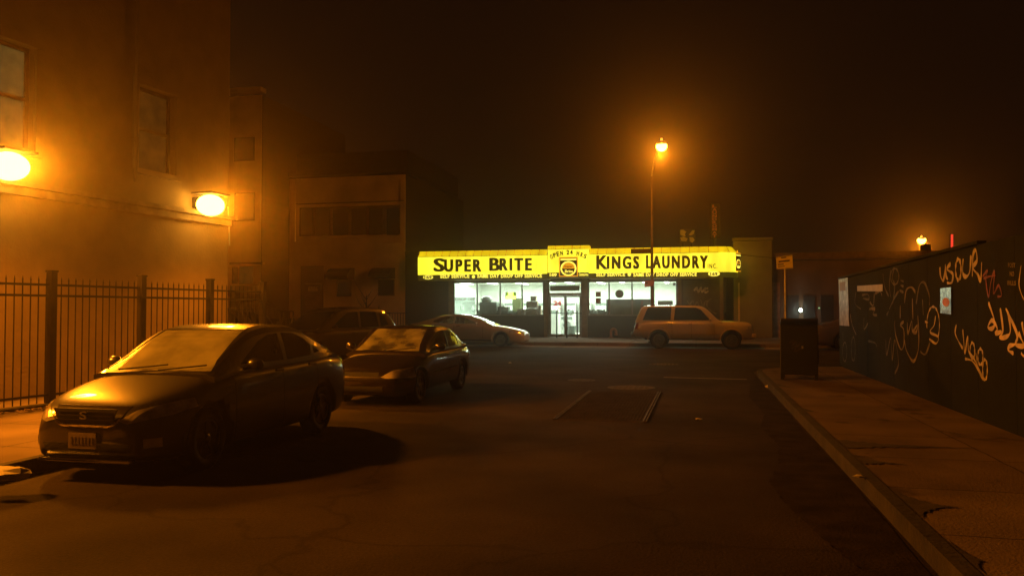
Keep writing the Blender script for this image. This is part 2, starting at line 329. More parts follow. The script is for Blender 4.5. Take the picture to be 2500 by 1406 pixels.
for (xa, ya, xb, ys) in ((2040, 1085, 2380, .28), (2170, 1230, 2340, .45), (2105, 1125, 2210, .25), (1935, 1000, 2010, .25), (1900, 940, 1950, .3), (2310, 1360, 2400, .35)):
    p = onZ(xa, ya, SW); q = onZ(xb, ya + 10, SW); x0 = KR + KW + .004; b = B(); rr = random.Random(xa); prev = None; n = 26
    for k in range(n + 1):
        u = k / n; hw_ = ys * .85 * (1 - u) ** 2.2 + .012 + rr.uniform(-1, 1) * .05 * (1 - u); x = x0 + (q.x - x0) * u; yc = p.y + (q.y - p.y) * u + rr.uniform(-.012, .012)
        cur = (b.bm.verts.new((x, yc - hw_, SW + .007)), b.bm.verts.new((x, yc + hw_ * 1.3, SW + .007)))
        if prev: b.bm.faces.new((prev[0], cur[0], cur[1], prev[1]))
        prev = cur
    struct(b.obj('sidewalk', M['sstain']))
# painted stop line remains at the junction
b = B(); p = onZ(1620, 921); q = onZ(1825, 928); b.quad((p.x, p.y - .08, .004), (q.x, p.y - .25, .004), (q.x, p.y - .08, .004), (p.x, p.y + .08, .004))
struct(b.obj('road', mat('worn_road_paint', (.22, .19, .13), .7, .5, 5)))
# ------------------------------------------------------------------ manholes and steel plate in the road
def manhole(x, y, r, label):
    p = onZ(x, y); t = thing('manhole_cover', label, 'manhole cover', (p.x, p.y, 0), group='manhole covers in the road')
    b = B(); b.lathe([(r, -.01), (r, .006), (r - .04, .008), (r - .045, .002)], (0, 0, 0), (0, 0, 1), 40); b.obj('ring', M['brass'], t, False)
    b = B(); b.lathe([(r - .05, -.01), (r - .05, .006), (0, .006)], (0, 0, 0), (0, 0, 1), 40)
    for k in range(-4, 5):
        for j in range(-4, 5):
            if math.hypot(k, j) * .11 < r - .1 and (k + j) % 2 == 0: b.cbox((k * .11, j * .11, .009), (.07, .07, .008))
    b.obj('lid', M['brass'], t, False)
manhole(1420, 928, .33, 'small round manhole cover in the road left of the large one')
manhole(1541, 946, .51, 'large round manhole cover just beyond the steel grating')
manhole(1620, 889, .45, 'farthest manhole cover, dull, out in the cross street')
g = [onZ(*p) for p in ((1350, 1024), (1578, 1031), (1613, 958), (1438, 955))]
ctr = sum(g, Vector()) / 4
t = thing('road_grating', 'rectangular steel grating set in the road before the manhole covers', 'grating', (ctr.x, ctr.y, 0))
def lerp2(u, v): return g[0].lerp(g[1], u).lerp(g[3].lerp(g[2], u), v)
M['gratedark'] = mat('grating_pit', (.058, .046, .038), .95, .4, 5, spec=.05)
b = B(); b.prism([(q.x, q.y, -.005) for q in g], (0, 0, .010)); b.obj('pit_cover', M['gratedark'], t)
b = B()
for i in range(1, 26):
    u = i / 26; b.tube([lerp2(u, .02) + Vector((0, 0, .008)), lerp2(u, .98) + Vector((0, 0, .008))], .006, 4)
b.obj('bars', mat('worn_steel_bars', (.06, .05, .042), .8, .8, 3, metal=0, spec=.15), t)
b = B()
for u0, u1 in ((0, .0), (1, 1), (.03, .03), (.97, .97)): b.tube([lerp2(u0, 0) + Vector((0, 0, .012)), lerp2(u1, 1) + Vector((0, 0, .012))], .012, 5)
for k in range(22):
    for u0, u1 in ((0, .03), (.97, 1)): b.tube([lerp2(u0, k / 21) + Vector((0, 0, .012)), lerp2(u1, k / 21) + Vector((0, 0, .012))], .008, 4)
b.obj('frame', mat('worn_frame_steel', (.13, .115, .095), .6, .5, 6, metal=.3), t)
for i, (x, y, s, lb) in enumerate(((1881, 945, .12, 'crumpled paper litter against the right kerb near the corner'), (1245, 885, .06, 'small pale scrap lying alone in the cross street'), (1706, 1021, .05, 'tiny pale scrap in the road right of the grating'), (12, 1165, .22, 'pale flattened bag on the left kerb at the photo edge'), (2095, 1160, .05, 'small pale scrap on the stained kerb edge'))):
    z = SW if x in (12, 2095) else 0
    p = onZ(x, y, z + .02); bb = B(); bb.sph((p.x, p.y, z + s * .22), s, (1, .7, .3), 8)
    for v in bb.bm.verts: v.co += Vector((random.uniform(-1, 1), random.uniform(-1, 1), random.uniform(-.3, .3))) * s * .25; v.co.z = max(v.co.z, z + .006)
    tag(bb.obj('litter', M['litter']), lb, 'litter')
# ------------------------------------------------------------------ left building, fence, wall lamps
DS = .112; ang = -math.atan(DS)                                   # the left frontage runs a little askew of the street
dirL = Vector((DS, 1, 0)).normalized(); nL = Vector((1, -DS, 0)).normalized()
FB = Vector((-10.07, 9.83, 0)); WB = Vector((-11.32, 9.83, 0))
def onL(x, y, base=WB, off=0): return onP(x, y, base + nL * off, nL)
def Lp(y_along, z, off=0, base=WB): return base + dirL * y_along + nL * off + Vector((0, 0, z))
def sL(p, base=WB): return (p - base).dot(dirL)
e_end = sL(onL(557, 600)); 
def Lbox(b, s0, s1, z0, z1, o0, o1, base=WB):
    P = [Lp(s, z0, o, base) for s, o in ((s0, o0), (s1, o0), (s1, o1), (s0, o1))]; b.prism(P, (0, 0, z1 - z0)); return b
wp = Lp(e_end, 0)
tb = thing('stucco_building', 'tall tan stucco building with stone ledge behind the picket fence, left edge', 'building', (wp.x, wp.y, SW))
# windows first (openings)
def winrect(x0, x1, yt, yb):
    s0, s1 = sL(onL(x0, 400)), sL(onL(x1, 400)); return s0, s1, onL(x1, yb).z, onL(x1, yt).z
W1 = (sL(onL(-190, 400)), sL(onL(80, 400)), onL(80, 372).z, onL(80, 118).z)
W2 = (sL(onL(335, 400)), sL(onL(425, 400)), onL(335, 412).z, onL(335, 205).z)
def wallpanels(b, s0, s1, z0, z1, wins, o0=-.35, o1=0):
    cuts = sorted(wins, key=lambda q: q[0]); cur = s0
    for a, c, zb_, zt_ in cuts:
        Lbox(b, cur, a, z0, z1, o0, o1); Lbox(b, a, c, z0, zb_, o0, o1); Lbox(b, a, c, zt_, z1, o0, o1); cur = c
    Lbox(b, cur, s1, z0, z1, o0, o1)
b = B(); wallpanels(b, -14, e_end, SW, 12.5, [W1, W2]); Lbox(b, e_end - .3, e_end, SW, 12.5, -9, -.352); Lbox(b, -14, e_end, 12.5, 12.7, -9, .1)
b.obj('wall', M['stucco'], tb)
b = B(); Lbox(b, -14, e_end + .02, 3.60, 3.74, .002, .09); Lbox(b, -14, e_end + .04, 3.741, 3.83, .002, .16); b.obj('ledge', mat('ledge_stone', (.3, .23, .16), .85, .3, 3, bump=.3), tb, bevel=.01)
def sash(parent, W, lit, head=True):
    a, c, z0, z1 = W
    b = B()
    for q in ((a, a + .07, z0, z1), (c - .07, c, z0, z1), (a + .071, c - .071, z1 - .07, z1), (a + .071, c - .071, z0, z0 + .07), (a + .071, c - .071, (z0 + z1) / 2 - .035, (z0 + z1) / 2 + .035)): Lbox(b, *q, -.2, -.12)
    wf = b.obj('window', M['woodtrim'], parent)
    b = B(); Lbox(b, a + .072, c - .072, z0 + .072, z1 - .072, -.17, -.16); b.obj('pane', lit, wf)
    b = B(); Lbox(b, a - .12, c + .12, z0 - .1, z0, .002, .10); b.obj('sill', M['stucco'], wf)
    if head: b = B(); Lbox(b, a - .14, c + .14, z1, z1 + .18, .002, .08); Lbox(b, a - .14, a - .01, z0, z1 - .001, .002, .05); Lbox(b, c + .01, c + .14, z0, z1 - .001, .002, .05); b.obj('surround', M['stucco'], wf)
sash(tb, W1, M['winglow']); sash(tb, W2, M['dimglow'])
s2 = sL(onL(427, 300)) + .25
b = B(); b.tube([Lp(sL(onL(327, 300)), 4.2, .06), Lp(sL(onL(327, 300)), 8.2, .06)], .035, 8); b.obj('downpipe', M['stucco'], tb)
# wall lamps
def wall_lamp(s, z, label, boost=1):
    p = Lp(s, z, 0); t = thing('wall_lamp', label, 'wall lamp', p, ang, 'sodium wall lamps above the ledge')
    b = B(); b.box((.005, -.1, -.08), (.14, .1, .16)); b.obj('housing', M['dark'], t, False, bevel=.02)
    b = B(); b.cyl((.16, 0, .16), (.40, 0, .10), .025, n=8); b.obj('arm', M['dark'], t, False)
    b = B(); b.box((.16, -.30, .202), (.70, .30, .24)); b.obj('hood', M['dark'], t, False)
    b = B(); b.sph((.42, 0, -.02), .29, (1, 1.05, .8), 18); b.obj('lens', M['sodium'], t, False, True)
    l = light('bulb', 'SPOT', p + nL * .66 + Vector((0, 0, -.02)), WALL_LAMP_W * boost, SODIUM, t, .3, spot_size=R(166), spot_blend=.7)
    l.rotation_euler = (nL * .74 + Vector((0, 0, -.68))).to_track_quat('-Z', 'Y').to_euler(); l.rotation_euler.z -= 0
    return t
L1 = onL(22, 400, off=.42); L2 = onL(514, 497, off=.42)
wall_lamp(sL(L1), L1.z - .02, 'glaring orange wall lamp nearest the lit window, at the left photo edge')
wall_lamp(sL(L2), L2.z - .02, 'glaring orange wall lamp at the far corner of the stucco building')
wall_lamp(sL(L1) * 2 - sL(L2), L1.z - .02, 'orange wall lamp outside the left edge of the photo', 2.2)
c = onL(553, 505); b = B(); b.tube([Lp(e_end - .06, c.z, .03), Lp(e_end - .03, onL(553, 560).z, .05), Lp(e_end + .01, onL(557, 600).z, .03)], .014, 6)
tag(b.obj('cable', M['white']), 'pale cable hanging below the lamp at the stucco building corner', 'cable')
# picket fence
f_end = sL(onP(642, 700, FB, nL), FB); t = thing('picket_fence', 'black iron picket fence with square posts along the left sidewalk', 'fence', (FB.x, FB.y, SW), ang)
def fb(s, o=0): return FB + dirL * s + nL * o
posts = [sL(onP(x, 800, FB, nL), FB) for x in (125, 345, 512)]; sp = posts[1] - posts[0]
posts = [posts[0] - sp * 3, posts[0] - sp * 2, posts[0] - sp] + posts + [f_end]
for s in posts:
    b = B(); Lbox(b, s - .055, s + .055, SW, 2.27, -.055, .055, FB); Lbox(b, s - .065, s + .065, 2.2701, 2.30, -.065, .065, FB); b.obj('post', M['iron'], t)
for z0 in (.32, 1.88, 2.05):
    b = B(); Lbox(b, posts[0] + .05, f_end, z0, z0 + .035, -.015, .015, FB); b.obj('rail', M['iron'], t)
s = posts[0] + .13; k = 0; pb = []
while s < f_end:
    if min(abs(s - q) for q in posts) > .08: pb.append(s)
    s += .137
for s in pb:
    b = B(); p = fb(s); b.cyl((p.x, p.y, .22), (p.x, p.y, 2.13), .0095, n=6); b.cyl((p.x, p.y, 2.13), (p.x, p.y, 2.20), .013, .001, n=6); b.obj('picket', M['iron'], t)
b = B(); Lbox(b, posts[0], f_end + .1, SW, .2, -.12, .12, FB); b.obj('footing', M['kerb'], t)
b = B(); rr = random.Random(4)
for i in range(260):
    s_ = rr.uniform(-1.5, 1.2); o = rr.uniform(.13, .35); p = fb(s_, o * (1 if rr.random() < .6 else -1)); a = rr.uniform(0, 6); q = rr.uniform(.02, .05)
    b.quad(*[(p.x + q * math.cos(a + k * 1.57), p.y + q * math.sin(a + k * 1.57), SW + .006 + rr.uniform(0, .03)) for k in range(4)])
o = b.obj('fallen_leaves', mat('dead_leaves', (.2, .12, .05), .8, .4, 6)); o['kind'] = 'stuff'; o['label'] = 'dead leaves along the fence foot'
# ------------------------------------------------------------------ far tenement and two-storey house across the cross street
def px_building(name, label, x0, x1, ytop, Y, depth, m, extra=None, cat='building', base=SW):
    a = onY(x0, ytop, Y); c = onY(x1, ytop, Y); t = thing(name, label, cat, ((a.x + c.x) / 2, Y, base)); t['w'] = 0; del t['w']
    b = B(); b.box((a.x, Y, base), (c.x, Y + depth, (a.z + c.z) / 2)); b.obj('wall', m, t)
    b = B(); b.box((c.x + .002, Y + .02, base), (c.x + .03, Y + depth, (a.z + c.z) / 2 - .01)); b.obj('side_wall', M['darkbrick'], t); return t, a, c  # shade of the side face put into a thin dark slab's colour
t, a, c = px_building('tenement', 'narrow tall brown tenement lost in the fog behind the left fence end', 470, 640, 238, FAC, 12, M['cream'])
b = B(); b.box((a.x, FAC - .35, a.z + .001), (c.x + .1, FAC + .3, a.z + .28)); b.obj('cornice', M['cream'], t)
b = B(); pxbox(b, 560, 640, 641, 646, FAC - .25, .248); b.obj('shop_cornice', M['brown'], t)
for (x0, y0, x1, y1, m_) in ((572, 335, 622, 395, 'darkglass'), (572, 470, 622, 540, 'darkglass'), (566, 652, 580, 693, 'darkglass')):
    b = B(); pxbox(b, x0, y0, x1, y1, FAC - .03, .028); wi = b.obj('window', M['woodtrim'], t); b = B(); pxbox(b, x0 + 2, y0 + 2, x1 - 2, y1 - 2, FAC - .045, .013); b.obj('pane', M[m_], wi)
b = B(); pxbox(b, 584, 650, 618, 694, FAC - .03, .028); wi = b.obj('window', M['woodtrim'], t); b = B(); pxbox(b, 586, 652, 616, 692, FAC - .045, .013); b.obj('pane', M['dimglow'], wi)
b = B(); pxbox(b, 560, 696, 641, 829, FAC - .06, .058); b.obj('shutter', M['brown'], t)

t, a, c = px_building('row_house', 'tan three-storey row house with dark upper windows left of the laundry', 708, 990, 432, FAC, 12, M['cream'])
b = B(); pt = onY(850, 378, FAC + 1.2); b.box((a.x + .1, FAC + .6, a.z + .001), (c.x - .1, FAC + 11, pt.z)); b.box((a.x - .08, FAC - .12, a.z + .002), (c.x + .08, FAC + .58, a.z + .2)); b.obj('roof', M['dark'], t)
b = B(); pxbox(b, 722, 489, 985, 499, FAC - .3, .298); b.obj('cornice', M['brown'], t)
b = B(); pxbox(b, 731, 500, 980, 577, FAC - .05, .048); wi = b.obj('window_band', M['woodtrim'], t)
for x0, x1 in ((735, 765), (772, 806), (812, 851), (858, 894), (901, 934), (944, 974)):
    b = B(); pxbox(b, x0, 508, x1, 574, FAC - .07, .018); b.obj('pane', M['darkglass'], wi)
b = B(); pxbox(b, 731, 577.5, 981, 581, FAC - .16, .158); b.obj('sill', M['cream'], t)
b = B(); pxbox(b, 708, 592, 990, 596, FAC - .12, .118); b.obj('string_course', M['cream'], t)
for x0 in (709, 977):
    b = B(); pxbox(b, x0, 440, x0 + 12, 590, FAC - .10, .098); b.obj('pilaster', M['cream'], t)
b = B(); pxbox(b, 733, 649, 790, 829, FAC - .02, .018); dr = b.obj('doorway', M['brown'], t)
b = B(); pxbox(b, 743, 690, 786, 829, FAC - .06, .038); d2 = b.obj('door', M['woodtrim'], dr)
b = B(); pxbox(b, 745, 692, 784, 694, FAC - .075, .012); pxbox(b, 783, 692, 785, 706, FAC - .075, .012)
b.obj('frame_glint', mat('pale_frame', (.5, .42, .3), .4, .2, 5), dr)  # pale colour standing in for a glint along the door frame
b = B(); text_px(b, '6886', 752, 699, 776, 711, FAC - .07, depth=.02, bold=.03); b.obj('house_number', mat('pale_numerals', (.6, .52, .35), .4, .1, 5), dr)
def awning(parent, x0, x1, y0, y1, xr=0):
    A = onY(x0, y0, FAC); Cc = onY(x1, y1, FAC); b = B(); pr = []
    for k in range(7): an = R(90 * k / 6); pr.append((-(1.05) * math.sin(an), Cc.z + (A.z - Cc.z) * math.cos(an)))
    b.prism([(A.x, FAC - .01, Cc.z)] + [(A.x, FAC - .01 + y, z) for y, z in pr], (Cc.x - A.x, 0, 0)); return b.obj('awning', M['dark'], parent)
awning(t, 812, 866, 655, 682); awning(t, 915, 965, 654, 680)
for x0, x1, y0, y1 in ((822, 858, 683, 724), (923, 963, 682, 722)):
    b = B(); pxbox(b, x0, y0, x1, y1, FAC - .04, .038); wi = b.obj('window', M['woodtrim'], t); b = B(); pxbox(b, x0 + 2, y0 + 2, x1 - 2, y1 - 2, FAC - .055, .013); b.obj('pane', M['darkglass'], wi)
# low yard railing and stoop rail
def railing(name, label, pts, hgt, step, m, r=.012):
    p0 = pts[0]; t = thing(name, label, 'railing', (p0[0], p0[1], p0[2]))
    b = B()
    for q, q2 in zip(pts, pts[1:]):
        q, q2 = Vector(q), Vector(q2)
        b.cyl(q + Vector((0, 0, hgt)), q2 + Vector((0, 0, hgt)), r * 1.6, n=8)
    b.obj('rail', m, t)
    for q, q2 in zip(pts, pts[1:]):
        q, q2 = Vector(q), Vector(q2); n = max(1, int((q2 - q).length / step))
        for k in range(n + 1):
            p = q.lerp(q2, k / n); bb = B(); bb.cyl(p, p + Vector((0, 0, hgt)), r * (2 if k in (0, n) else 1), n=6); bb.obj('baluster', m, t)
    return t
x1_ = onY(991, 760, FAC - 1.6).x; x0_ = onY(925, 760, FAC - 1.6).x
railing('yard_railing', 'low dark railing in front of the tan row house, right end', [(x0_, FAC - 1.6, SW), (x1_, FAC - 1.6, SW)], 1.35, .16, M['iron'], .016)
M['goldrail'] = mat('glossy_stair_rail', (.5, .42, .33), .22, .2, 6, metal=.9)
p0 = onY(648, 757, FAC - 2.6); p1 = onY(688, 770, FAC - 4.2)
railing('stoop_railing', 'shiny stair railing glinting between the tenement and row house', [(p0.x, p0.y, 1.25), (p1.x, p1.y, .65), (p1.x + .7, p1.y, .65)], .95, .2, M['goldrail'], .02)
b = B()
for k in range(6): b.box((p0.x - .7 - .0, p1.y + k * .3, SW), (p0.x + .9, FAC - .8, SW + .17 * (k + 1)))
tag(b.obj('stoop', M['kerb']), 'stone entrance stoop under the shiny stair railing', 'steps')
# thin street sapling and pointed post before the row house
t = thing('sapling', 'thin bare sapling standing before the tan row house', 'tree', onZ(893, 836, SW) * 1.0)
pb_ = Vector(t.location); pb_.z = SW; t.location = pb_
b = B(); b.cyl(pb_, pb_ + Vector((.03, 0, 2.2)), .04, .025, 8); b.obj('trunk', M['bark'], t)
b = B(); rr = random.Random(3)
for k in range(16):
    z = rr.uniform(1.3, 2.2); a = rr.uniform(0, 6.28); l = rr.uniform(.3, .8); s_ = pb_ + Vector((0, 0, z)); m_ = s_ + Vector((math.cos(a) * l * .5, math.sin(a) * l * .5, l * .6)); e = m_ + Vector((math.cos(a + .5) * l * .4, math.sin(a + .5) * l * .4, l * .6))
    b.cyl(s_, m_, .014, .009, 5); b.cyl(m_, e, .009, .003, 5)
b.obj('crown', M['bark'], t)
p = onY(925, 800, FAC - 3); p.z = SW; b = B(); b.cyl(p, (p.x, p.y, 1.55), .07, .06, 8); b.cyl((p.x, p.y, 1.55), (p.x, p.y, 2.0), .06, .005, 8); tag(b.obj('pointed_post', M['dark']), 'dark pointed post before the row house railing', 'post')
# ------------------------------------------------------------------ laundromat
SX0, SX1 = onY(991, 700, FAC).x, onY(1765, 700, FAC).x
zc = 3.42
t = thing('laundromat', 'single-storey corner laundromat with bright shop windows', 'building', ((SX0 + SX1) / 2, FAC, SW)); shop = t
def pz(y, Y=FAC): return onY(1400, y, Y).z
def px(x, Y=FAC): return onY(x, 740, Y).x
zwt, zwb = pz(686), pz(771)
LG = (px(1106), px(1328)); DG = (px(1338), px(1421)); RG = (px(1435), px(1654))
b = B()
for x0, x1, z0, z1 in ((SX0, LG[0], SW, 5.0), (LG[0], LG[1], SW, zwb), (LG[0], LG[1], zwt, 5), (LG[1], DG[0], SW, 5), (DG[0], DG[1], zwt, 5), (DG[1], RG[0], SW, 5), (RG[0], RG[1], SW, zwb), (RG[0], RG[1], zwt, 5), (RG[1], SX1, SW, 5)):
    b.box((x0, FAC, z0), (x1, FAC + .25, z1))
b.box((SX0, FAC + .251, SW), (SX0 + .25, FAC + 12, 5)); b.box((SX1 - .25, FAC + .251, SW), (SX1, FAC + 12, 5)); b.obj('wall', M['darkbrick'], t)
b = B(); b.box((SX0 + .251, FAC + .251, zc + .05), (SX1 - .251, FAC + 12, zc + .2)); b.box((SX0 - .05, FAC - .05, 5.001), (SX1 + .05, FAC + 12.1, 5.12)); b.obj('roof', M['dark'], t)
b = B(); b.box((SX0 + .251, FAC + .252, zc), (SX1 - .251, FAC + 9, zc + .049)); b.obj('ceiling', M['white'], t)
b = B(); b.box((SX0 + .251, FAC + .252, SW + .001), (SX1 - .251, FAC + 9, SW + .03)); b.obj('shop_floor', M['tilefloor'], t)
M['backwall'] = mat('tiled_back_wall', (.62, .66, .6), .5, .12, .8)
b = B(); b.box((SX0 + .3, FAC + 8.6, SW), (SX1 - .3, FAC + 8.8, zc)); b.box((SX0 + .252, FAC + .3, SW + .04), (SX0 + 2.3, FAC + 8.6, zc)); b.box((px(1665), FAC + .3, SW + .04), (px(1665) + .15, FAC + 8.6, zc)); b.obj('inner_wall', M['backwall'], t)
for xa, xb in ((1096, 1106), (1328.5, 1337.5), (1421.5, 1434.5), (1655, 1664), (1757, 1766)):
    b = B(); b.box((px(xa), FAC - .08, SW), (px(xb), FAC - .002, zwt + .12)); b.obj('pilaster', M['woodtrim'], t)
def shopwin(x0, x1, divs, z0, z1):
    b = B(); F0, F1 = FAC + .06, FAC + .14
    b.box((x0, F0, z1 - .08), (x1, F1, z1)); b.box((x0, F0, z0), (x1, F1, z0 + .08))
    for d in [x0 + .04] + [px(q) for q in divs] + [x1 - .04]: b.box((d - .04, F0 - .002, z0 + .081), (d + .04, F1 - .01, z1 - .081))
    fr = b.obj('window', M['alu'], shop)
    ed = [x0 + .04] + [px(q) for q in divs] + [x1 - .04]
    for a_, c_ in zip(ed, ed[1:]): b = B(); b.box((a_ + .041, FAC + .095, z0 + .081), (c_ - .041, FAC + .103, z1 - .081)); b.obj('pane', M['winglass'], fr)
    return fr
shopwin(*LG, (1164, 1220.5, 1274), zwb, zwt); shopwin(*RG, (1487, 1543, 1596), zwb, zwt)
# entrance: transom and two leaves
zt0, zd1, zd0 = pz(715), pz(721), SW
b = B(); x0, x1 = DG
b.box((x0, FAC + .05, zwt - .07), (x1, FAC + .14, zwt)); b.box((x0, FAC + .05, zd1), (x1, FAC + .14, zt0)); b.box((x0, FAC + .05, zd0), (x0 + .08, FAC + .139, zwt - .071)); b.box((x1 - .08, FAC + .05, zd0), (x1, FAC + .139, zwt - .071))
tr = b.obj('entrance_frame', M['alu'], t)
b = B(); b.box((x0 + .081, FAC + .09, zt0 + .001), (x1 - .081, FAC + .10, zwt - .071)); b.obj('pane', M['winglass'], tr)
b = B(); b.box((px(1343), FAC + .03, pz(710)), (px(1415), FAC + .048, pz(697))); b.obj('transom_board', M['greenenamel'], tr)
xm = px(1380)
for i, (xa, xb) in enumerate(((x0 + .085, xm - .003), (xm + .003, x1 - .085))):
    b = B()
    for q in ((xa, xa + .07, zd0 + .02, zd1 - .01), (xb - .07, xb, zd0 + .02, zd1 - .01), (xa + .0701, xb - .0701, zd1 - .09, zd1 - .01), (xa + .0701, xb - .0701, zd0 + .02, zd0 + .18)): b.box((q[0], FAC + .07, q[2]), (q[1], FAC + .12, q[3]))
    d = b.obj('door', M['alu'], t)
    b = B(); b.box((xa + .0702, FAC + .092, zd0 + .181), (xb - .0702, FAC + .099, zd1 - .091)); b.obj('pane', M['winglass'], d)
    b = B(); hx = xb - .10 if i == 0 else xa + .10; b.tube([(hx, FAC + .069, 1.0), (hx, FAC + .02, 1.02), (hx, FAC + .02, 1.4), (hx, FAC + .069, 1.42)], .014, 8); b.obj('handle', M['steel'], d)
    if i == 0:
        b = B(); cx, cz = (xa + xb) / 2, pz(741); n = 26
        for k in range(n):
            a_ = 2 * math.pi * k / n; r0, r1 = .3, .42 + .05 * (k % 2)
            P = [Vector((cx + math.cos(a_ + d_) * r_ * .95, FAC + .062, cz + math.sin(a_ + d_) * r_ * 1.15)) for r_, d_ in ((r0, -.05), (r1, 0), (r0, .05))]
            P = [Vector((min(max(p.x, xa + .02), xb - .02), p.y, p.z)) for p in P]; b.prism(P, (0, .006, 0))
        b.obj('burst_decal', glassmat('pink_white_vinyl', (.95, .8, .8), 1, .6, .5, dew=(.9, .7, .7), gl=.2), d)
        b = B(); text_box(b, '24', (px(1350.5), FAC + .060, pz(746)), (px(1370), FAC + .060, pz(746)), (px(1350.5), FAC + .060, pz(734)), depth=.008, bold=.05); b.obj('numerals', M['red'], d)
        b = B(); text_box(b, 'Hrs', (px(1361), FAC + .060, pz(755)), (px(1369), FAC + .060, pz(755)), (px(1361), FAC + .060, pz(749)), depth=.008, bold=.02); b.obj('decal_lettering', M['red'], d)
    else:
        b = B(); b.box((px(1385), FAC + .055, pz(757.5)), (px(1389), FAC + .068, pz(754))); b.obj('lock_plate', M['dark'], d)
# roller shutter panel with graffiti at the right end of the shop
b = B(); x0, x1 = px(1668), px(1756); b.box((x0, FAC - .05, SW), (x1, FAC - .003, zwt)); 
for k in range(18): b.box((x0, FAC - .062, SW + .17 * k + .02), (x1, FAC - .051, SW + .17 * k + .04))
sh = b.obj('roller_shutter', mat('shutter_steel', (.07, .065, .05), .55, .3, 3, metal=.4), t)
# ---- graffiti ribbon helper
def catmull(P, n=8):
    out = []
    for i in range(len(P) - 1):
        p0, p1, p2, p3 = P[max(i - 1, 0)], P[i], P[i + 1], P[min(i + 2, len(P) - 1)]
        for k in range(n):
            t_ = k / n; out.append(tuple(.5 * ((2 * p1[j]) + (-p0[j] + p2[j]) * t_ + (2 * p0[j] - 5 * p1[j] + 4 * p2[j] - p3[j]) * t_ ** 2 + (-p0[j] + 3 * p1[j] - 3 * p2[j] + p3[j]) * t_ ** 3) for j in range(2)))
    out.append(P[-1]); return out
STROKE = [0]
def ribbon(b, pix, mapper, nrm, width, smooth=True):
    pts = [Vector(mapper(*q)) for q in (catmull(pix) if smooth else pix)]; nrm = Vector(nrm); STROKE[0] = (STROKE[0] + 1) % 9; base = .004 + .0006 * STROKE[0]
    prev = None; n = len(pts)
    for i, p in enumerate(pts):
        d = (pts[min(i + 1, n - 1)] - pts[max(i - 1, 0)]); s_ = d.cross(nrm)
        if s_.length < 1e-9: continue
        s_ = s_.normalized() * width * .62 * (.8 + .35 * math.sin(i * .37 + STROKE[0])) * (.45 if i in (0, n - 1) else 1); o_ = nrm * (base + .0005 * i / n)
        cur = (b.bm.verts.new(p + s_ + o_), b.bm.verts.new(p - s_ + o_))
        if prev: b.bm.faces.new((prev[0], cur[0], cur[1], prev[1]))
        prev = cur
def ell(cx, cy, rx, ry, a0=0, a1=390, n=16): return [(cx + rx * math.cos(R(a0 + (a1 - a0) * i / n)), cy + ry * math.sin(R(a0 + (a1 - a0) * i / n))) for i in range(n + 1)]
M['gtan'] = mat('tan_spray', (.42, .37, .28), .6, .4, 6); M['gdim'] = mat('faded_spray', (.10, .09, .07), .7, .5, 6); M['gmid'] = mat('greyish_spray', (.18, .155, .12), .7, .5, 6)
M['gpink'] = mat('pink_spray', (.2, .05, .045), .6, .4, 6); M['gorange'] = mat('orange_spray', (.6, .5, .33), .55, .3, 6)
mp = lambda x, y: onY(1400 + x / 3.348, 480 + y / 3.348, FAC - .064)
b = B()
for s_ in ([(985, 770), (1010, 740), (1020, 780), (1045, 740), (1050, 780), (1080, 745), (1075, 785), (1105, 770)], [(1000, 760), (1060, 765), (1100, 745)]): ribbon(b, s_, mp, (0, -1, 0), .07)
b.obj('graffiti', M['gtan'], sh)
b = B()
for s_ in ([(930, 850), (950, 880), (975, 850), (990, 890), (1010, 860), (1030, 900)], [(1040, 840), (1060, 900), (1075, 860), (1100, 850)], [(1130, 830), (1090, 870), (1110, 920), (1170, 960)], [(960, 880), (1000, 960)]): ribbon(b, s_, mp, (0, -1, 0), .06)
b.obj('graffiti', M['gmid'], sh)
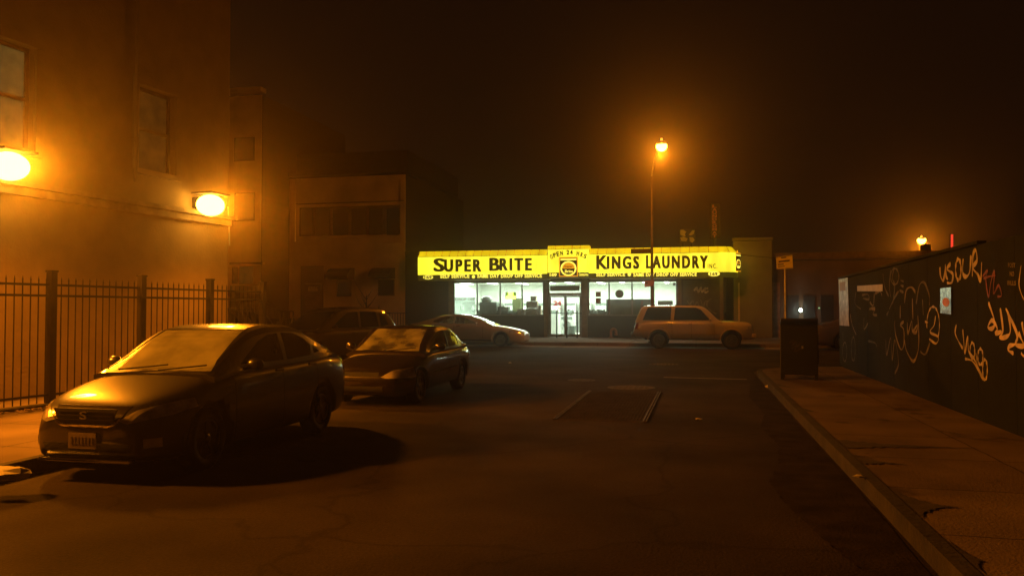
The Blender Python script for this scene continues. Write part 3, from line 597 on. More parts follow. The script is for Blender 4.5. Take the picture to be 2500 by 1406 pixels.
# ---- backlit signs
YS = 43.4
zs0, zb1, zf1, zt1 = pz(680, YS), pz(667.5, YS), pz(621.5, YS), pz(607, YS)
def sign_run(name, label, xA, xB, curve=False, ncap=16):
    path = [Vector((xA, YS, 0))]
    if curve:
        rad = 1.05; path.append(Vector((xB - rad, YS, 0)))
        for k in range(1, 9): a_ = R(90 * k / 8); path.append(Vector((xB - rad + rad * math.sin(a_), YS + rad * (1 - math.cos(a_)), 0)))
        path.append(Vector((xB, FAC + 2.0, 0)))
    else: path.append(Vector((xB, YS, 0)))
    t = thing(name, label, 'shop sign', ((xA + xB) / 2, YS, zs0), group='backlit shop signs')
    t.pop('group', None) if False else None
    def wall(z0, z1, o0=0, o1=0, m=None, nm='', th=.05):
        b = B(); 
        def off(i, o):
            if not curve or i <= 1: return path[i] + Vector((0, o, 0))
            c_ = Vector((xB - 1.05, YS + 1.05, 0)); d = (path[i] - c_); d.normalize()
            if i == len(path) - 1: return path[i] - Vector((o, 0, 0))
            return path[i] - d * o
        n = len(path); P0 = [off(i, o0) for i in range(n)]; P1 = [off(i, o1) for i in range(n)]; Q0 = [off(i, o0 + th) for i in range(n)]; Q1 = [off(i, o1 + th) for i in range(n)]
        for i in range(n - 1):
            v = [Vector((*q.xy, z)) for q, z in ((P0[i], z0), (P0[i + 1], z0), (P1[i + 1], z1), (P1[i], z1))]; u = [Vector((*q.xy, z)) for q, z in ((Q0[i], z0), (Q0[i + 1], z0), (Q1[i + 1], z1), (Q1[i], z1))]
            b.quad(*v); b.quad(*u[::-1]); b.quad(v[3], v[2], u[2], u[3]); b.quad(v[1], v[0], u[0], u[1])
            if i == 0: b.quad(v[0], v[3], u[3], u[0])
            if i == n - 2: b.quad(v[2], v[1], u[1], u[2])
        bmesh.ops.remove_doubles(b.bm, verts=b.bm.verts, dist=1e-5)
        return b.obj(nm, m, t)
    wall(zb1 + .002, zf1, 0, 0, M['signyellow'], 'face'); wall(zf1 + .002, zt1, .0, .28, M['signcap'], 'cap'); wall(zs0, zb1, 0, 0, M['signband'], 'band')
    # dividing ribs on the cap
    L_ = xB - xA - (1.05 if curve else 0); b = B(); n = ncap
    for k in range(n + 1):
        x = xA + L_ * k / n; b.prism([(x - .012, YS - .012, zf1), (x + .012, YS - .012, zf1), (x + .012, YS + .268, zt1 + .01), (x - .012, YS + .268, zt1 + .01)], (0, -.004, .006))
    if curve:
        for k in (3, 6): 
            p_ = path[1 + k]; c_ = Vector((xB - 1.05, YS + 1.05, 0)); d = (p_ - c_).normalized(); q_ = p_ + d * .012; q2 = p_ - d * .27; sd = d.cross(Vector((0, 0, 1))) * .012
            b.prism([Vector((*(q_ - sd).xy, zf1)), Vector((*(q_ + sd).xy, zf1)), Vector((*(q2 + sd).xy, zt1 + .01)), Vector((*(q2 - sd).xy, zt1 + .01))], d * .004 + Vector((0, 0, .006)))
    b.box((xA, YS - .012, zf1 - .012), (xA + L_, YS - .002, zf1 + .012)); b.obj('cap_ribs', M['signtext'], t)
    # box behind
    b = B(); b.box((xA, YS + .051, zs0 - .04), (xB - (1.06 if curve else 0), FAC - .002, zs0 - .002)); b.box((xA, YS + .34, zt1 - .05), (xB - (1.06 if curve else 0), FAC - .002, zt1 - .01)); b.box((xA, YS + .06, zs0), (xA + .04, FAC - .002, zt1 - .06))
    b.obj('casing', mat('sign_casing', (.32, .3, .2), .6, .2, 4), t)
    return t
SL = px(1020, YS); SC0, SC1 = px(1336, YS), px(1437, YS); SR = px(1802, YS + 1.05)
s1 = sign_run('backlit_sign', 'long yellow backlit sign reading SUPER BRITE over the left shop windows', SL, SC0 - .01)
s2_ = sign_run('backlit_sign', 'long yellow backlit sign reading KINGS LAUNDRY with rounded right end', SC1 + .01, SR, True, 14)
T = YS - .014
for sg_, word in ((s1, (('S', 1060, 1084, 631, 663), ('UPER', 1086, 1174, 634, 663))), (s1, (('B', 1196, 1219, 630, 661), ('RITE', 1221, 1297, 631, 660))), (s2_, (('K', 1457, 1482, 624, 657), ('INGS', 1483, 1559, 626, 656))), (s2_, (('L', 1578, 1591, 623.5, 655), ('AUNDRY', 1594, 1727, 625, 655))), (s2_, (('INC.', 1728, 1751, 644, 655),))):
    b = B()
    for tx, x0, x1, y0, y1 in word: text_px(b, tx, x0, y0, x1, y1, T, depth=.03, bold=.01, tracking=1.35, fat=.03 if tx == 'INC.' else .05 if len(tx) == 1 else .08)
    b.obj('lettering', M['signtext'], sg_)
def star(b, cx, cy, r):
    p = onY(cx, cy, T); 
    for k in range(4): b.cbox((p.x, T, p.z), (r * 2, .02, r * .35), Matrix.Rotation(R(45 * k), 4, 'Y'))
b = B()
for tx, x0, x1 in (('SELF SERVICE', 1075, 1146), ('SAME DAY DROP OFF SERVICE', 1165.5, 1323)): text_px(b, tx, x0, 669, x1, 679 if x0 < 1100 else 678.3, T, slope=-.6, depth=.02, bold=.02, fat=.022, tracking=1.14)
star(b, 1156, 675.5, .1); p = onY(1045, 676.8, T); b.lathe([(.3, 0), (.3, .01)], (p.x, T + .006, p.z), (0, 1, 0), 28)
for v in b.bm.verts:
    if abs(v.co.x - p.x) < .35: v.co.z = p.z + (v.co.z - p.z) * .43
b.obj('band_lettering', M['bandtext'], s1)
b = B(); text_px(b, '169', 1036, 672.5, 1054, 681, T - .012, depth=.012, bold=.04); b.obj('street_number', M['signtext'], s1)
b = B()
for tx, x0, x1 in (('SELF SERVICE', 1456, 1526), ('SAME DAY DROP OFF SERVICE', 1546.5, 1701)): text_px(b, tx, x0, 666.5, x1, 675, T, slope=-1.0, depth=.02, bold=.02, fat=.022, tracking=1.14)
star(b, 1536.5, 670, .1); p = onY(1743, 668.5, T); b.lathe([(.3, 0), (.3, .01)], (p.x, T + .006, p.z), (0, 1, 0), 28)
for v in b.bm.verts:
    if abs(v.co.x - p.x) < .35: v.co.z = p.z + (v.co.z - p.z) * .43
b.obj('band_lettering', M['bandtext'], s2_)
b = B(); text_px(b, '169', 1734, 664.5, 1752, 673, T - .012, depth=.012, bold=.04); b.obj('street_number', M['signtext'], s2_)
# logo on the rounded return
def logo(parent, p, ex, W_, H_, nrm):
    """washing-machine emblem: p = lower-left corner, ex = unit right, nrm = unit out"""
    ex = Vector(ex); nrm = Vector(nrm); up = Vector((0, 0, 1)); p = Vector(p)
    def rect(b, u0, v0, u1, v1, o, th=.01): b.prism([p + ex * u * W_ + up * v * H_ + nrm * o for u, v in ((u0, v0), (u1, v0), (u1, v1), (u0, v1))], nrm * th)
    def disc(b, cu, cv, r, o, v0=-9, v1=9, th=.008):
        pts = []
        for k in range(40):
            a_ = 2 * math.pi * k / 40; y_ = max(v0, min(v1, r * math.sin(a_) * .93)); x_ = math.cos(math.asin(max(-1, min(1, y_ / (r * .93))))) * r * (1 if math.cos(a_) >= 0 else -1)
            pts.append(p + ex * (cu * W_ + x_) + up * (cv * H_ + y_) + nrm * o)
        b.prism(pts, nrm * th)
    b = B(); rect(b, 0, 0, 1, 1, .0); b.obj('emblem_border', M['signorange'], parent)
    b = B(); rect(b, .05, .05, .95, .94, .011); b.obj('emblem_panel', M['signtext'], parent)
    b = B(); rect(b, .08, .83, .92, .91, .022); disc(b, .5, .41, .42 * W_, .022); b.obj('emblem_ring', M['bandtext'], parent)
    b = B(); disc(b, .5, .41, .34 * W_, .031, v0=-9, v1=.0); b.obj('emblem_disc', M['signtext'], parent)
    b = B(); disc(b, .5, .41, .34 * W_, .031, v0=.001); b.obj('emblem_upper_disc', M['signorange'], parent)
    def tx(b, s_, u0, v0, u1, v1): q = lambda u, v: p + ex * u * W_ + up * v * H_ + nrm * .042; text_box(b, s_, q(u0, v0), q(u1, v0), q(u0 + .02, v1), depth=.008, bold=.02)
    b = B(); tx(b, 'Super', .27, .43, .73, .58); b.obj('emblem_lettering', M['woodtrim'], parent)
    b = B(); tx(b, 'Brite', .31, .2, .73, .34); b.obj('emblem_lettering', M['bandtext'], parent)
logo(s2_, (SR + .004, YS + 1.25, zs0 + .35), (0, 1, 0), 1.1, 1.15, (1, 0, 0))
d45 = Vector((math.sin(R(62)), -math.cos(R(62)), 0)); pc = Vector((SR - 1.05, YS + 1.05, 0)) + d45 * 1.075; exx = Vector((-d45.y, d45.x, 0))
logo(s2_, Vector((pc.x, pc.y, zs0 + .32)) - exx * .1, exx, .62, 1.0, d45)
# central box sign
YC = YS - .16; zc0, zcb, zcf, zct = pz(677, YC), pz(665, YC), pz(608, YC), pz(599, YC)
t = thing('backlit_sign', 'raised yellow central sign OPEN 24 HRS over the entrance', 'shop sign', ((SC0 + SC1) / 2, YC, zc0)); s3 = t
SC0, SC1 = px(1337, YC), px(1437, YC)
b = B(); b.box((SC0, YC, zcb + .002), (SC1, YC + .05, zcf)); b.box((SC0, YC + .051, zcb), (SC0 + .03, FAC - .3, zcf)); b.box((SC1 - .03, YC + .051, zcb), (SC1, FAC - .3, zcf)); b.obj('face', M['signyellow'], t)
b = B(); b.prism([(SC0, YC, zcf + .003), (SC0, YC + .12, zct), (SC0, FAC - .3, zct), (SC0, FAC - .3, zcf + .003)], (SC1 - SC0, 0, 0)); b.obj('cap', M['signcap'], t)
b = B(); b.box((SC0 - .01, YC - .001, zc0), (SC1 + .01, YC + .05, zcb)); b.box((SC0, YC + .051, zc0), (SC1, FAC - .01, zc0 + .03)); b.obj('band', M['signband'], t)
b = B(); b.box((SC0 - .012, YC - .01, zcf - .01), (SC1 + .012, YC - .001, zcf + .012)); b.box((SC0 - .012, YC - .012, zc0), (SC0 + .01, YC - .001, zcf - .011))
for k in range(1, 5): x = SC0 + (SC1 - SC0) * k / 5; b.prism([(x - .012, YC - .008, zcf + .013), (x + .012, YC - .008, zcf + .013), (x + .012, YC + .112, zct + .006), (x - .012, YC + .112, zct + .006)], (0, -.004, .004))
b.obj('cap_ribs', M['signtext'], t)
TC = YC - .012; wb = {0: B(), 1: B(), 2: B()}
for ch, x, y, rot, h in (('O', 1346, 627, 20, 11), ('P', 1354, 623, 17, 11), ('E', 1362, 620, 12, 11), ('N', 1371, 618, 8, 11), ('2', 1386.3, 616, 2, 11), ('4', 1395, 616, 0, 11), ('H', 1411, 618.5, -6, 11), ('R', 1420.5, 622, -14, 11), ('S', 1428.5, 625.5, -20, 11)):
    p_ = onY(x, y, TC); hw, hh = 3.1 / 44.4, h / 2 / 44.4 ; c_, s_ = math.cos(R(rot)), math.sin(R(rot))
    ex = Vector((c_, 0, s_)); ey = Vector((-s_, 0, c_)); p00 = p_ - ex * hw - ey * hh
    text_box(wb[0 if x < 1380 else 1 if x < 1402 else 2], ch, p00, p00 + ex * hw * 2, p00 + ey * hh * 2, depth=.02, bold=.02, fat=.05)
for b in wb.values(): b.obj('lettering', M['signtext'], t)
b = B(); text_px(b, '169', 1342, 667, 1359, 674.5, TC, depth=.015, bold=.045); text_px(b, 'Central Ave', 1413.5, 666.5, 1436, 673.5, TC, depth=.015, bold=.02); b.obj('band_lettering', M['bandtext'], t)
q0, q1 = onY(1365, 675.5, YC), onY(1411, 627, YC); logo(t, (q0.x, YC - .005, q0.z), (1, 0, 0), q1.x - q0.x, q1.z - q0.z, (0, -1, 0))
# ---- things in and on the shop windows
YP = FAC + .055
def panel(name, label, cat, x0, y0, x1, y1, m, Y=YP, th=.006): 
    b = B(); pxbox(b, x0, y0, x1, y1, Y, th); return tag(b.obj(name, m), label, cat)
M['frost'] = glassmat('printed_film', (.9, .95, .95), 1, .35, .3, dew=(.75, .8, .78), gl=.2)
t = thing('window_poster', 'translucent DROP OFF poster in the leftmost shop window', 'poster', onY(1135, 765, YP))
b = B(); pxbox(b, 1110, 725, 1161, 769, YP, .004); b.obj('film', M['frost'], t)
b = B(); text_px(b, 'DROP OFF', 1112, 727, 1159.5, 734, YP - .01, depth=.006, bold=.03); b.obj('lettering', mat('brown_vinyl', (.16, .05, .03), .6, .1, 4), t)
b = B(); text_px(b, 'SAME DAY SERVICE', 1112.5, 736, 1159, 741, YP - .01, depth=.006, bold=.0); b.obj('small_lettering', mat('grey_vinyl', (.16, .17, .15), .6, .1, 4), t)
b = B()
for cx in (1133, 1154):
    p = onY(cx, 752, YP - .01)
    for r_ in (.26, .17): b.tube([(p.x + r_ * math.cos(R(a_)) * .9, YP - .012, p.z + r_ * math.sin(R(a_))) for a_ in range(0, 361, 20)], .012, 5)
b.obj('printed_drums', mat('pale_print', (.3, .36, .34), .5, .2, 5), t)
panel('poster', 'upper brown square notice in the shop window right of the entrance', 'notice', 1454, 712, 1467, 725, M['cardboard'])
panel('poster', 'lower reddish square notice in the window right of the entrance', 'notice', 1454, 727.5, 1467, 741, mat('reddish_notice', (.2, .07, .05), .6, .2, 4))
p = onY(1512.5, 717.5, YP); b = B(); b.lathe([(.235, 0), (.235, .03), (.2, .035)], (p.x, YP - .03, p.z), (0, 1, 0), 30); tag(b.obj('round_sign', M['greenenamel']), 'dark round sign in the shop window right of the entrance', 'sign')
panel('small_sign', 'small dark notice at the top right of the last lit shop window', 'notice', 1643, 690, 1649, 697, M['dark'])
t = thing('neon_sign', 'glowing yellow two-tier neon sign in the left shop windows', 'neon sign', onY(1247, 730, FAC + .2))
b = B(); pxbox(b, 1234, 713, 1260, 730, FAC + .26, .02); b.obj('back_panel', mat('neon_back', (.10, .16, .01), .5, .1, 4, emit=(.16, .26, .004), estr=.8), t)
b = B()
for x0, x1, y in ((1241, 1252, 715.5), (1241, 1252, 719.5), (1236, 1258, 724), (1236, 1258, 728)): b.tube([onY(x0, y, FAC + .2), onY(x1, y, FAC + .2)], .045, 8)
b.obj('neon_tube', M['neon'], t)
# fluorescent fittings
for i, (xf, yo, ln) in enumerate(((1118, 2.0, 3.2), (1180, 1.6, 3.2), (1262, 3.2, 3), (1330, 2.0, 3), (1380, 2.2, 3), (1460, 3.0, 3), (1510, 1.5, 3), (1570, 2.3, 3), (1625, 2.5, 3))):
    X = px(xf, FAC + yo); t = thing('ceiling_light', '%s fluorescent ceiling light inside the laundromat' % ('first second third fourth fifth sixth seventh eighth ninth'.split()[i] + ' from the left'), 'ceiling light', (X, FAC + yo, zc - .1), group='ceiling lights in the laundromat')
    b = B(); b.box((X - .16, FAC + yo, zc - .05), (X + .16, FAC + yo + ln, zc - .001)); b.obj('tray', M['white'], t)
    b = B(); b.cyl((X - .07, FAC + yo + .05, zc - .09), (X - .07, FAC + yo + ln - .05, zc - .09), .03, n=8); b.cyl((X + .07, FAC + yo + .05, zc - .09), (X + .07, FAC + yo + ln - .05, zc - .09), .03, n=8); b.obj('tube', M['tube'], t)
for X in (px(1180, FAC + 3), px(1380, FAC + 3), px(1560, FAC + 3)):
    pass
lx0, lx1 = SX0 + 2.5, px(1655)
lt = light('ceiling_light_glow', 'AREA', ((lx0 + lx1) / 2, FAC + 4.2, zc - .14), 2600, (.88, 1.0, .86), None, shape='RECTANGLE', size=lx1 - lx0 - .6, size_y=6.5)
# washing machines and dryers
def washer(x, y, label, rz=0, dryer=False):
    W_, D_, H_ = (.75, .75, 2.0) if dryer else (.75, .8, 1.12); t = thing('tumble_dryer' if dryer else 'washing_machine', label, 'dryer' if dryer else 'washing machine', (x, y, SW + .03), rz, 'stacked dryers along the back wall' if dryer else 'washing machines in the laundromat')
    b = B(); b.box((-W_ / 2, -D_ / 2, 0), (W_ / 2, D_ / 2, H_)); b.obj('cabinet', M['enamel'], t, False, bevel=.02)
    b = B(); b.box((-W_ / 2 + .03, -D_ / 2 - .012, H_ - .2), (W_ / 2 - .03, -D_ / 2 - .001, H_ - .04)); b.obj('control_panel', M['greenenamel'], t, False)
    for zc_ in ((.55, 1.35) if dryer else (.55,)):
        b = B(); b.lathe([(.27, 0), (.27, .04), (.2, .05)], (0, -D_ / 2 + .0, zc_), (0, -1, 0), 24); dd = b.obj('door', M['chrome'], t, False)
        b = B(); b.lathe([(.19, 0), (.17, .03), (0, .05)], (0, -D_ / 2 - .045, zc_), (0, -1, 0), 24); b.obj('porthole', M['greenenamel'], dd, False)
for i in range(12): washer(px(1140, FAC + 8) + i * 1.02, FAC + 8.1, 'front-loading dryer against the back wall, %s from the left' % ('first second third fourth fifth sixth seventh eighth ninth tenth eleventh twelfth'.split()[i]), 0, True)
for i in range(7): washer(px(1185, FAC + 4.5) + i * 1.75, FAC + 4.6, 'low washing machine in the middle row, %s from the left' % 'first second third fourth fifth sixth seventh'.split()[i])
def pbox(name, label, cat, x0, y0, x1, y1, Y, d, m, bevel=.01, base=None):
    b = B(); a = onY(x0, y1, Y); c = onY(x1, y0, Y); z0 = a.z if base is None else base; b.box((a.x, Y, z0), (c.x, Y + d, c.z)); return tag(b.obj(name, m, bevel=bevel), label, cat)
ZF = SW + .031
# window bench that everything in the window stands on
def bench(x0, x1, label):
    a = px(x0, FAC + .4); c = px(x1, FAC + .4); t = thing('window_bench', label, 'bench', ((a + c) / 2, FAC + .8, ZF))
    b = B(); b.box((a, FAC + .35, zwb - .02), (c, FAC + 1.25, zwb + .03)); b.obj('top', M['woodtrim'], t)
    for x in (a + .08, (a + c) / 2, c - .08):
        for y in (FAC + .42, FAC + 1.18): b = B(); b.cyl((x, y, ZF), (x, y, zwb - .021), .03); b.obj('leg', M['steel'], t)
bench(1112, 1326, 'long wooden bench behind the left shop windows'); bench(1438, 1652, 'long wooden bench behind the right shop windows')
zt_ = zwb + .031
pbox('carton', 'large grey-green carton seen from behind in the second shop window', 'box', 1171, 737, 1212, 770, FAC + .45, .6, M['greenenamel'], base=zt_)
b = B(); p = onY(1187, 736, FAC + .7); zz = onY(1187, 736, FAC + .45).z; b.sph((p.x, FAC + .75, zz + .12), .34, (1, .8, .62), 14); tag(b.obj('laundry_bag', M['enamel'], smooth=True), 'pale rounded laundry bag lying on the large grey-green carton', 'laundry bag')
pbox('carton', 'dark boxy machine under the third window with a bright top edge', 'box', 1215, 749, 1241, 770, FAC + .45, .5, M['greenenamel'], base=zt_)
pbox('tray', 'thin white tray on top of the dark boxy machine', 'tray', 1214, 746.8, 1232, 748.8, FAC + .45, .4, M['white'], base=onY(1214, 748.9, FAC + .45).z)
pbox('vending_machine', 'pale green upright cabinet standing behind the neon sign', 'cabinet', 1251, 728, 1272, 770, FAC + 1.6, .7, mat('pale_green', (.24, .30, .12), .5, .1, 3), base=ZF)
pbox('carton', 'low brown carton left of the stacked cartons', 'box', 1262, 754, 1281, 770, FAC + .45, .4, M['cardboard'], base=zt_)
pbox('carton', 'wide brown carton at the bottom of the stack in the fourth window', 'box', 1284, 753, 1311, 770, FAC + .5, .45, M['cardboard'], base=zt_)
pbox('carton', 'middle brown carton of the stack in the fourth window', 'box', 1285, 735.5, 1311, 752.6, FAC + .52, .4, M['cardboard'], base=onY(1285, 753, FAC + .5).z + .012)
pbox('carton', 'small brown carton topmost of the stack in the fourth window', 'box', 1295, 723, 1308, 735, FAC + .55, .3, M['cardboard'], base=onY(1285, 735.5, FAC + .52).z + .012)
pbox('carton', 'narrow brown carton right of the carton stack', 'box', 1313, 746, 1320, 770, FAC + .5, .3, M['cardboard'], base=zt_)
pbox('machine_bank', 'dark bank of machine backs filling the lower right shop windows', 'machine', 1480, 730, 1596, 770, FAC + .5, .7, M['greenenamel'], base=zt_)
pbox('counter_unit', 'short grey-green unit behind the last lit shop window', 'cabinet', 1606, 734, 1642, 770, FAC + .5, .6, mat('olive_unit', (.16, .2, .12), .5, .1, 3), base=zt_)
for (x0, x1, rz_, lb) in ((1561, 1569, 12, 'left leaning reddish board against the machine bank'), (1584, 1593, 14, 'right leaning reddish board against the machine bank')):
    b = B(); a = onY(x0, 768, FAC + .42); c = onY(x1, 734, FAC + .42); b.cbox(((a.x + c.x) / 2, FAC + .42, (zt_ + c.z) / 2), (.12, .02, c.z - zt_), Matrix.Rotation(R(rz_), 4, 'Y')); tag(b.obj('board', mat('red_board', (.25, .08, .05), .6, .2, 4)), lb, 'board')
def plant(x0, x1, ytop, label, n=90):
    a = px(x0, FAC + .3); c = px(x1, FAC + .3); zt2 = onY(x0, ytop, FAC + .3).z
    t = thing('window_plant', label, 'plant', ((a + c) / 2, FAC + .5, zt_), group='plants in the shop windows')
    b = B(); b.box((a + .05, FAC + .38, zt_), (c - .05, FAC + .6, zt_ + .1)); b.obj('trough', M['dark'], t)
    b = B(); rr = random.Random(int(x0))
    for k in range(n):
        x = rr.uniform(a, c); y = FAC + rr.uniform(.3, .65); z = zt_ + .08; an = rr.uniform(0, 6.28); l = rr.uniform(.5, 1) * (zt2 - zt_); d = Vector((math.cos(an) * .6, math.sin(an) * .3, 1)).normalized(); s_ = Vector((math.cos(an + 1.5), 0, .2)) * .018
        p = Vector((x, y, z)); q = p + d * l; r_ = q + Vector((d.x, d.y, -.4)) * l * .35; r_.y = max(r_.y, FAC + .16)
        q.y = max(q.y, FAC + .16)
        b.quad(p - s_, p + s_, q + s_, q - s_); b.quad(q - s_, q + s_, r_, r_ + Vector((.001, 0, 0)))
    b.obj('foliage', M['leaf'], t)
plant(1166, 1262, 761, 'row of dark spiky plants under the second and third shop windows', 200); plant(1438, 1480, 757, 'dark spiky plant in the window right of the entrance', 120)
# guard rail before the door
YG = FAC - 1.2
t = thing('guard_rail', 'black guard rail with three posts before the laundromat entrance', 'railing', (px(1384, YG), YG, SW))
for x in (1359, 1384, 1409): b = B(); X = px(x, YG); b.cyl((X, YG, SW), (X, YG, pz(759, YG) if x != 1384 else pz(762, YG)), .035, n=10); b.obj('post', M['iron'], t)
b = B(); b.cyl((px(1341, YG), YG, pz(764.5, YG)), (px(1420, YG), YG, pz(764.5, YG)), .02, n=8); b.obj('rail', M['iron'], t)
# standpipe
p = onY(1497, 820, FAC - .35); t = thing('standpipe', 'rust-orange bent standpipe at the foot of the laundromat wall', 'standpipe', (p.x, FAC - .35, SW))
b = B(); P = [(p.x - .12, FAC - .35, SW), (p.x - .12, FAC - .35, .5)] + [(p.x + .02 - .14 * math.cos(R(a_)), FAC - .35, .5 + .14 * math.sin(R(a_))) for a_ in range(0, 181, 20)] + [(p.x + .16, FAC - .35, .36)]; b.tube(P, .07, 12); b.obj('pipe', M['orangepaint'], t, smooth=True)
b = B(); b.cyl((p.x + .16, FAC - .35, .36), (p.x + .16, FAC - .35, .29), .09, n=12); b.cyl((p.x - .12, FAC - .35, SW), (p.x - .12, FAC - .35, SW + .04), .13, n=12); b.obj('flange', M['orangepaint'], t)
# counter and lamp seen through the door
pbox('counter', 'pale counter seen through the entrance doors', 'counter', 1345, 765, 1362, 800, FAC + 3.2, .6, M['enamel'], base=ZF)
b = B(); p = onY(1395, 790, FAC + 2.0); b.cyl((p.x, FAC + 2, ZF), (p.x, FAC + 2, .75), .22, .3, 16); tag(b.obj('laundry_basket', M['greenenamel']), 'grey-green laundry basket on the floor behind the right door leaf', 'basket')
# ---- roof signs
t = thing('vertical_sign', 'tall dark vertical LAUNDROMAT sign above the roof', 'sign', (px(1745, FAC - .1), FAC - .1, 5.12))
b = B(); X = px(1745, FAC); pxbox(b, 1733, 497, 1758, 583, FAC - .2, .3); b.obj('panel', mat('dark_sign_panel', (.02, .016, .012), .6, .2, 4), t, bevel=.02)
b = B(); b.cyl((X, FAC - .05, 5.12), (X, FAC - .05, onY(1745, 583, FAC).z), .09); b.cyl((X, FAC + .6, 5.12), (X, FAC - .0, 6.0), .03); b.obj('support', M['dark'], t)
b = B()
for i, ch in enumerate('LAUNDROMAT'): y = 500 + i * 8.0; text_px(b, ch, 1739, y + .3, 1750, y + 7.3, FAC - .215, depth=.02, bold=.04)
b.obj('lettering', mat('dull_orange_letters', (.30, .11, .03), .6, .3, 4, emit=(.3, .09, .01), estr=.22), t)
t = thing('roof_sign', 'small square yellowish sign on the laundromat roof behind the lamp post', 'sign', (px(1678, FAC + .4), FAC + .4, 5.12))
b = B(); pxbox(b, 1658, 559, 1698, 594, FAC + .3, .12); b.obj('panel', mat('dark_panel', (.03, .025, .01), .6, .2, 4), t)
b = B()
for poly in ([(1661, 562), (1668, 561), (1676, 566), (1672, 571), (1674, 577), (1666, 576), (1661, 573)], [(1681, 574), (1690, 563), (1696, 562), (1694, 571), (1687, 575)], [(1661, 580), (1670, 578), (1679, 583), (1675, 590), (1663, 588)], [(1683, 579), (1692, 580), (1696, 586), (1690, 593), (1684, 589)]):
    b.prism([onY(x, y, FAC + .295) for x, y in poly], (0, -.01, 0))
b.obj('printed_shapes', mat('yellowish_print', (.35, .26, .03), .6, .2, 4, emit=(.3, .2, .01), estr=.18), t)
b = B(); b.cyl((px(1668, FAC + .4), FAC + .36, 5.12), (px(1668, FAC + .4), FAC + .36, onY(1668, 590, FAC + .4).z), .04); b.cyl((px(1689, FAC + .4), FAC + .36, 5.12), (px(1689, FAC + .4), FAC + .36, onY(1689, 590, FAC + .4).z), .04); b.obj('support', M['dark'], t)
# ------------------------------------------------------------------ buildings to the right of the shop
YR = FAC + 1.2
t, a, c = px_building('grey_building', 'plain grey flat-roofed building right of the laundromat', 1790, 1884, 588, YR, 12, M['greywall'])
b = B(); b.box((a.x - .05, YR - .12, a.z + .001), (c.x + .05, YR + .3, a.z + .15)); b.obj('coping', M['greywall'], t)
b = B(); pxbox(b, 1803, 690, 1806, 829, YR - .1, .098); b.obj('downpipe', M['cream'], t)
YQ = FAC + 2.0
t, a, c = px_building('low_shopfront', 'low dark shopfront row at the right, partly hidden by the green wall', 1884.5, 2420, 634, YQ, 14, M['brown'])
b = B(); b.box((a.x - .0, YQ - .35, a.z + .001), (c.x + .05, YQ + .1, a.z + .35)); b.obj('cornice', M['woodtrim'], t)
b = B(); pxbox(b, 1886, 690, 1904, 827, YQ - .1, .098); b.obj('pier', mat('pier_brick', (.3, .17, .1), .85, .3, 5), t)
for x0, x1 in ((1920, 1950), (1962, 1990), (2005, 2035)):
    b = B(); pxbox(b, x0, 720, x1, 826, YQ - .05, .048); b.obj('shopfront_shutter', M['dark'], t)
b = B(); bx_ = onY(2258, 598, YQ + 1); b.box((bx_.x - .18, YQ + .6, a.z), (bx_.x + .2, YQ + 1.2, bx_.z)); b.obj('chimney', M['dark'], t)
b = B(); b.box((onY(2166, 620, YQ + 3).x, YQ + 3, a.z), (onY(2420, 620, YQ + 3).x, YQ + 9, onY(2200, 613, YQ + 3).z)); b.obj('upper_roof', M['woodtrim'], t)
# cold lamps
def small_lamp(name, label, x, y, Y, r, m, watts=0, col=(.8, 1, .85)):
    p = onY(x, y, Y); t = thing(name, label, 'lamp', p); b = B(); b.sph(p, r, n=12); b.obj('globe', m, t, smooth=True)
    b = B(); b.box((p.x - .06, p.y + r * .8, p.z - .06), (p.x + .06, YQ - .052 if Y < YQ else p.y + .6, p.z + .08)); b.obj('bracket', M['dark'], t)
    if watts: light('bulb', 'POINT', p + Vector((0, -r - .1, 0)), watts, col, t, .08)
small_lamp('wall_light', 'cold white lamp glowing low at the right of the sign post', 1955, 757, YQ - .35, .09, M['coldlamp'], 3)
small_lamp('wall_light', 'faint greenish light right of the cold white lamp', 2000, 752, YQ - .3, .05, emis('faint_green', (.5, .8, .4), .5), 0)
# red neon far right, thin poles
t = thing('neon_sign', 'narrow vertical red neon sign above the far roofs', 'neon sign', onY(2324, 612, YQ + 2.5))
b = B(); pxbox(b, 2320, 571, 2329, 608, YQ + 2.4, .2); b.obj('panel', M['dark'], t)
b = B()
for k in range(7): pxbox(b, 2322, 573 + k * 5, 2327, 576.4 + k * 5, YQ + 2.36, .03)
b.obj('neon_tube', M['neonred'], t)
b = B(); b.cyl((onY(2324, 608, YQ + 2.5).x, YQ + 2.5, 4), (onY(2324, 608, YQ + 2.5).x, YQ + 2.5, onY(2324, 606, YQ + 2.5).z), .05); b.obj('support', M['dark'], t)
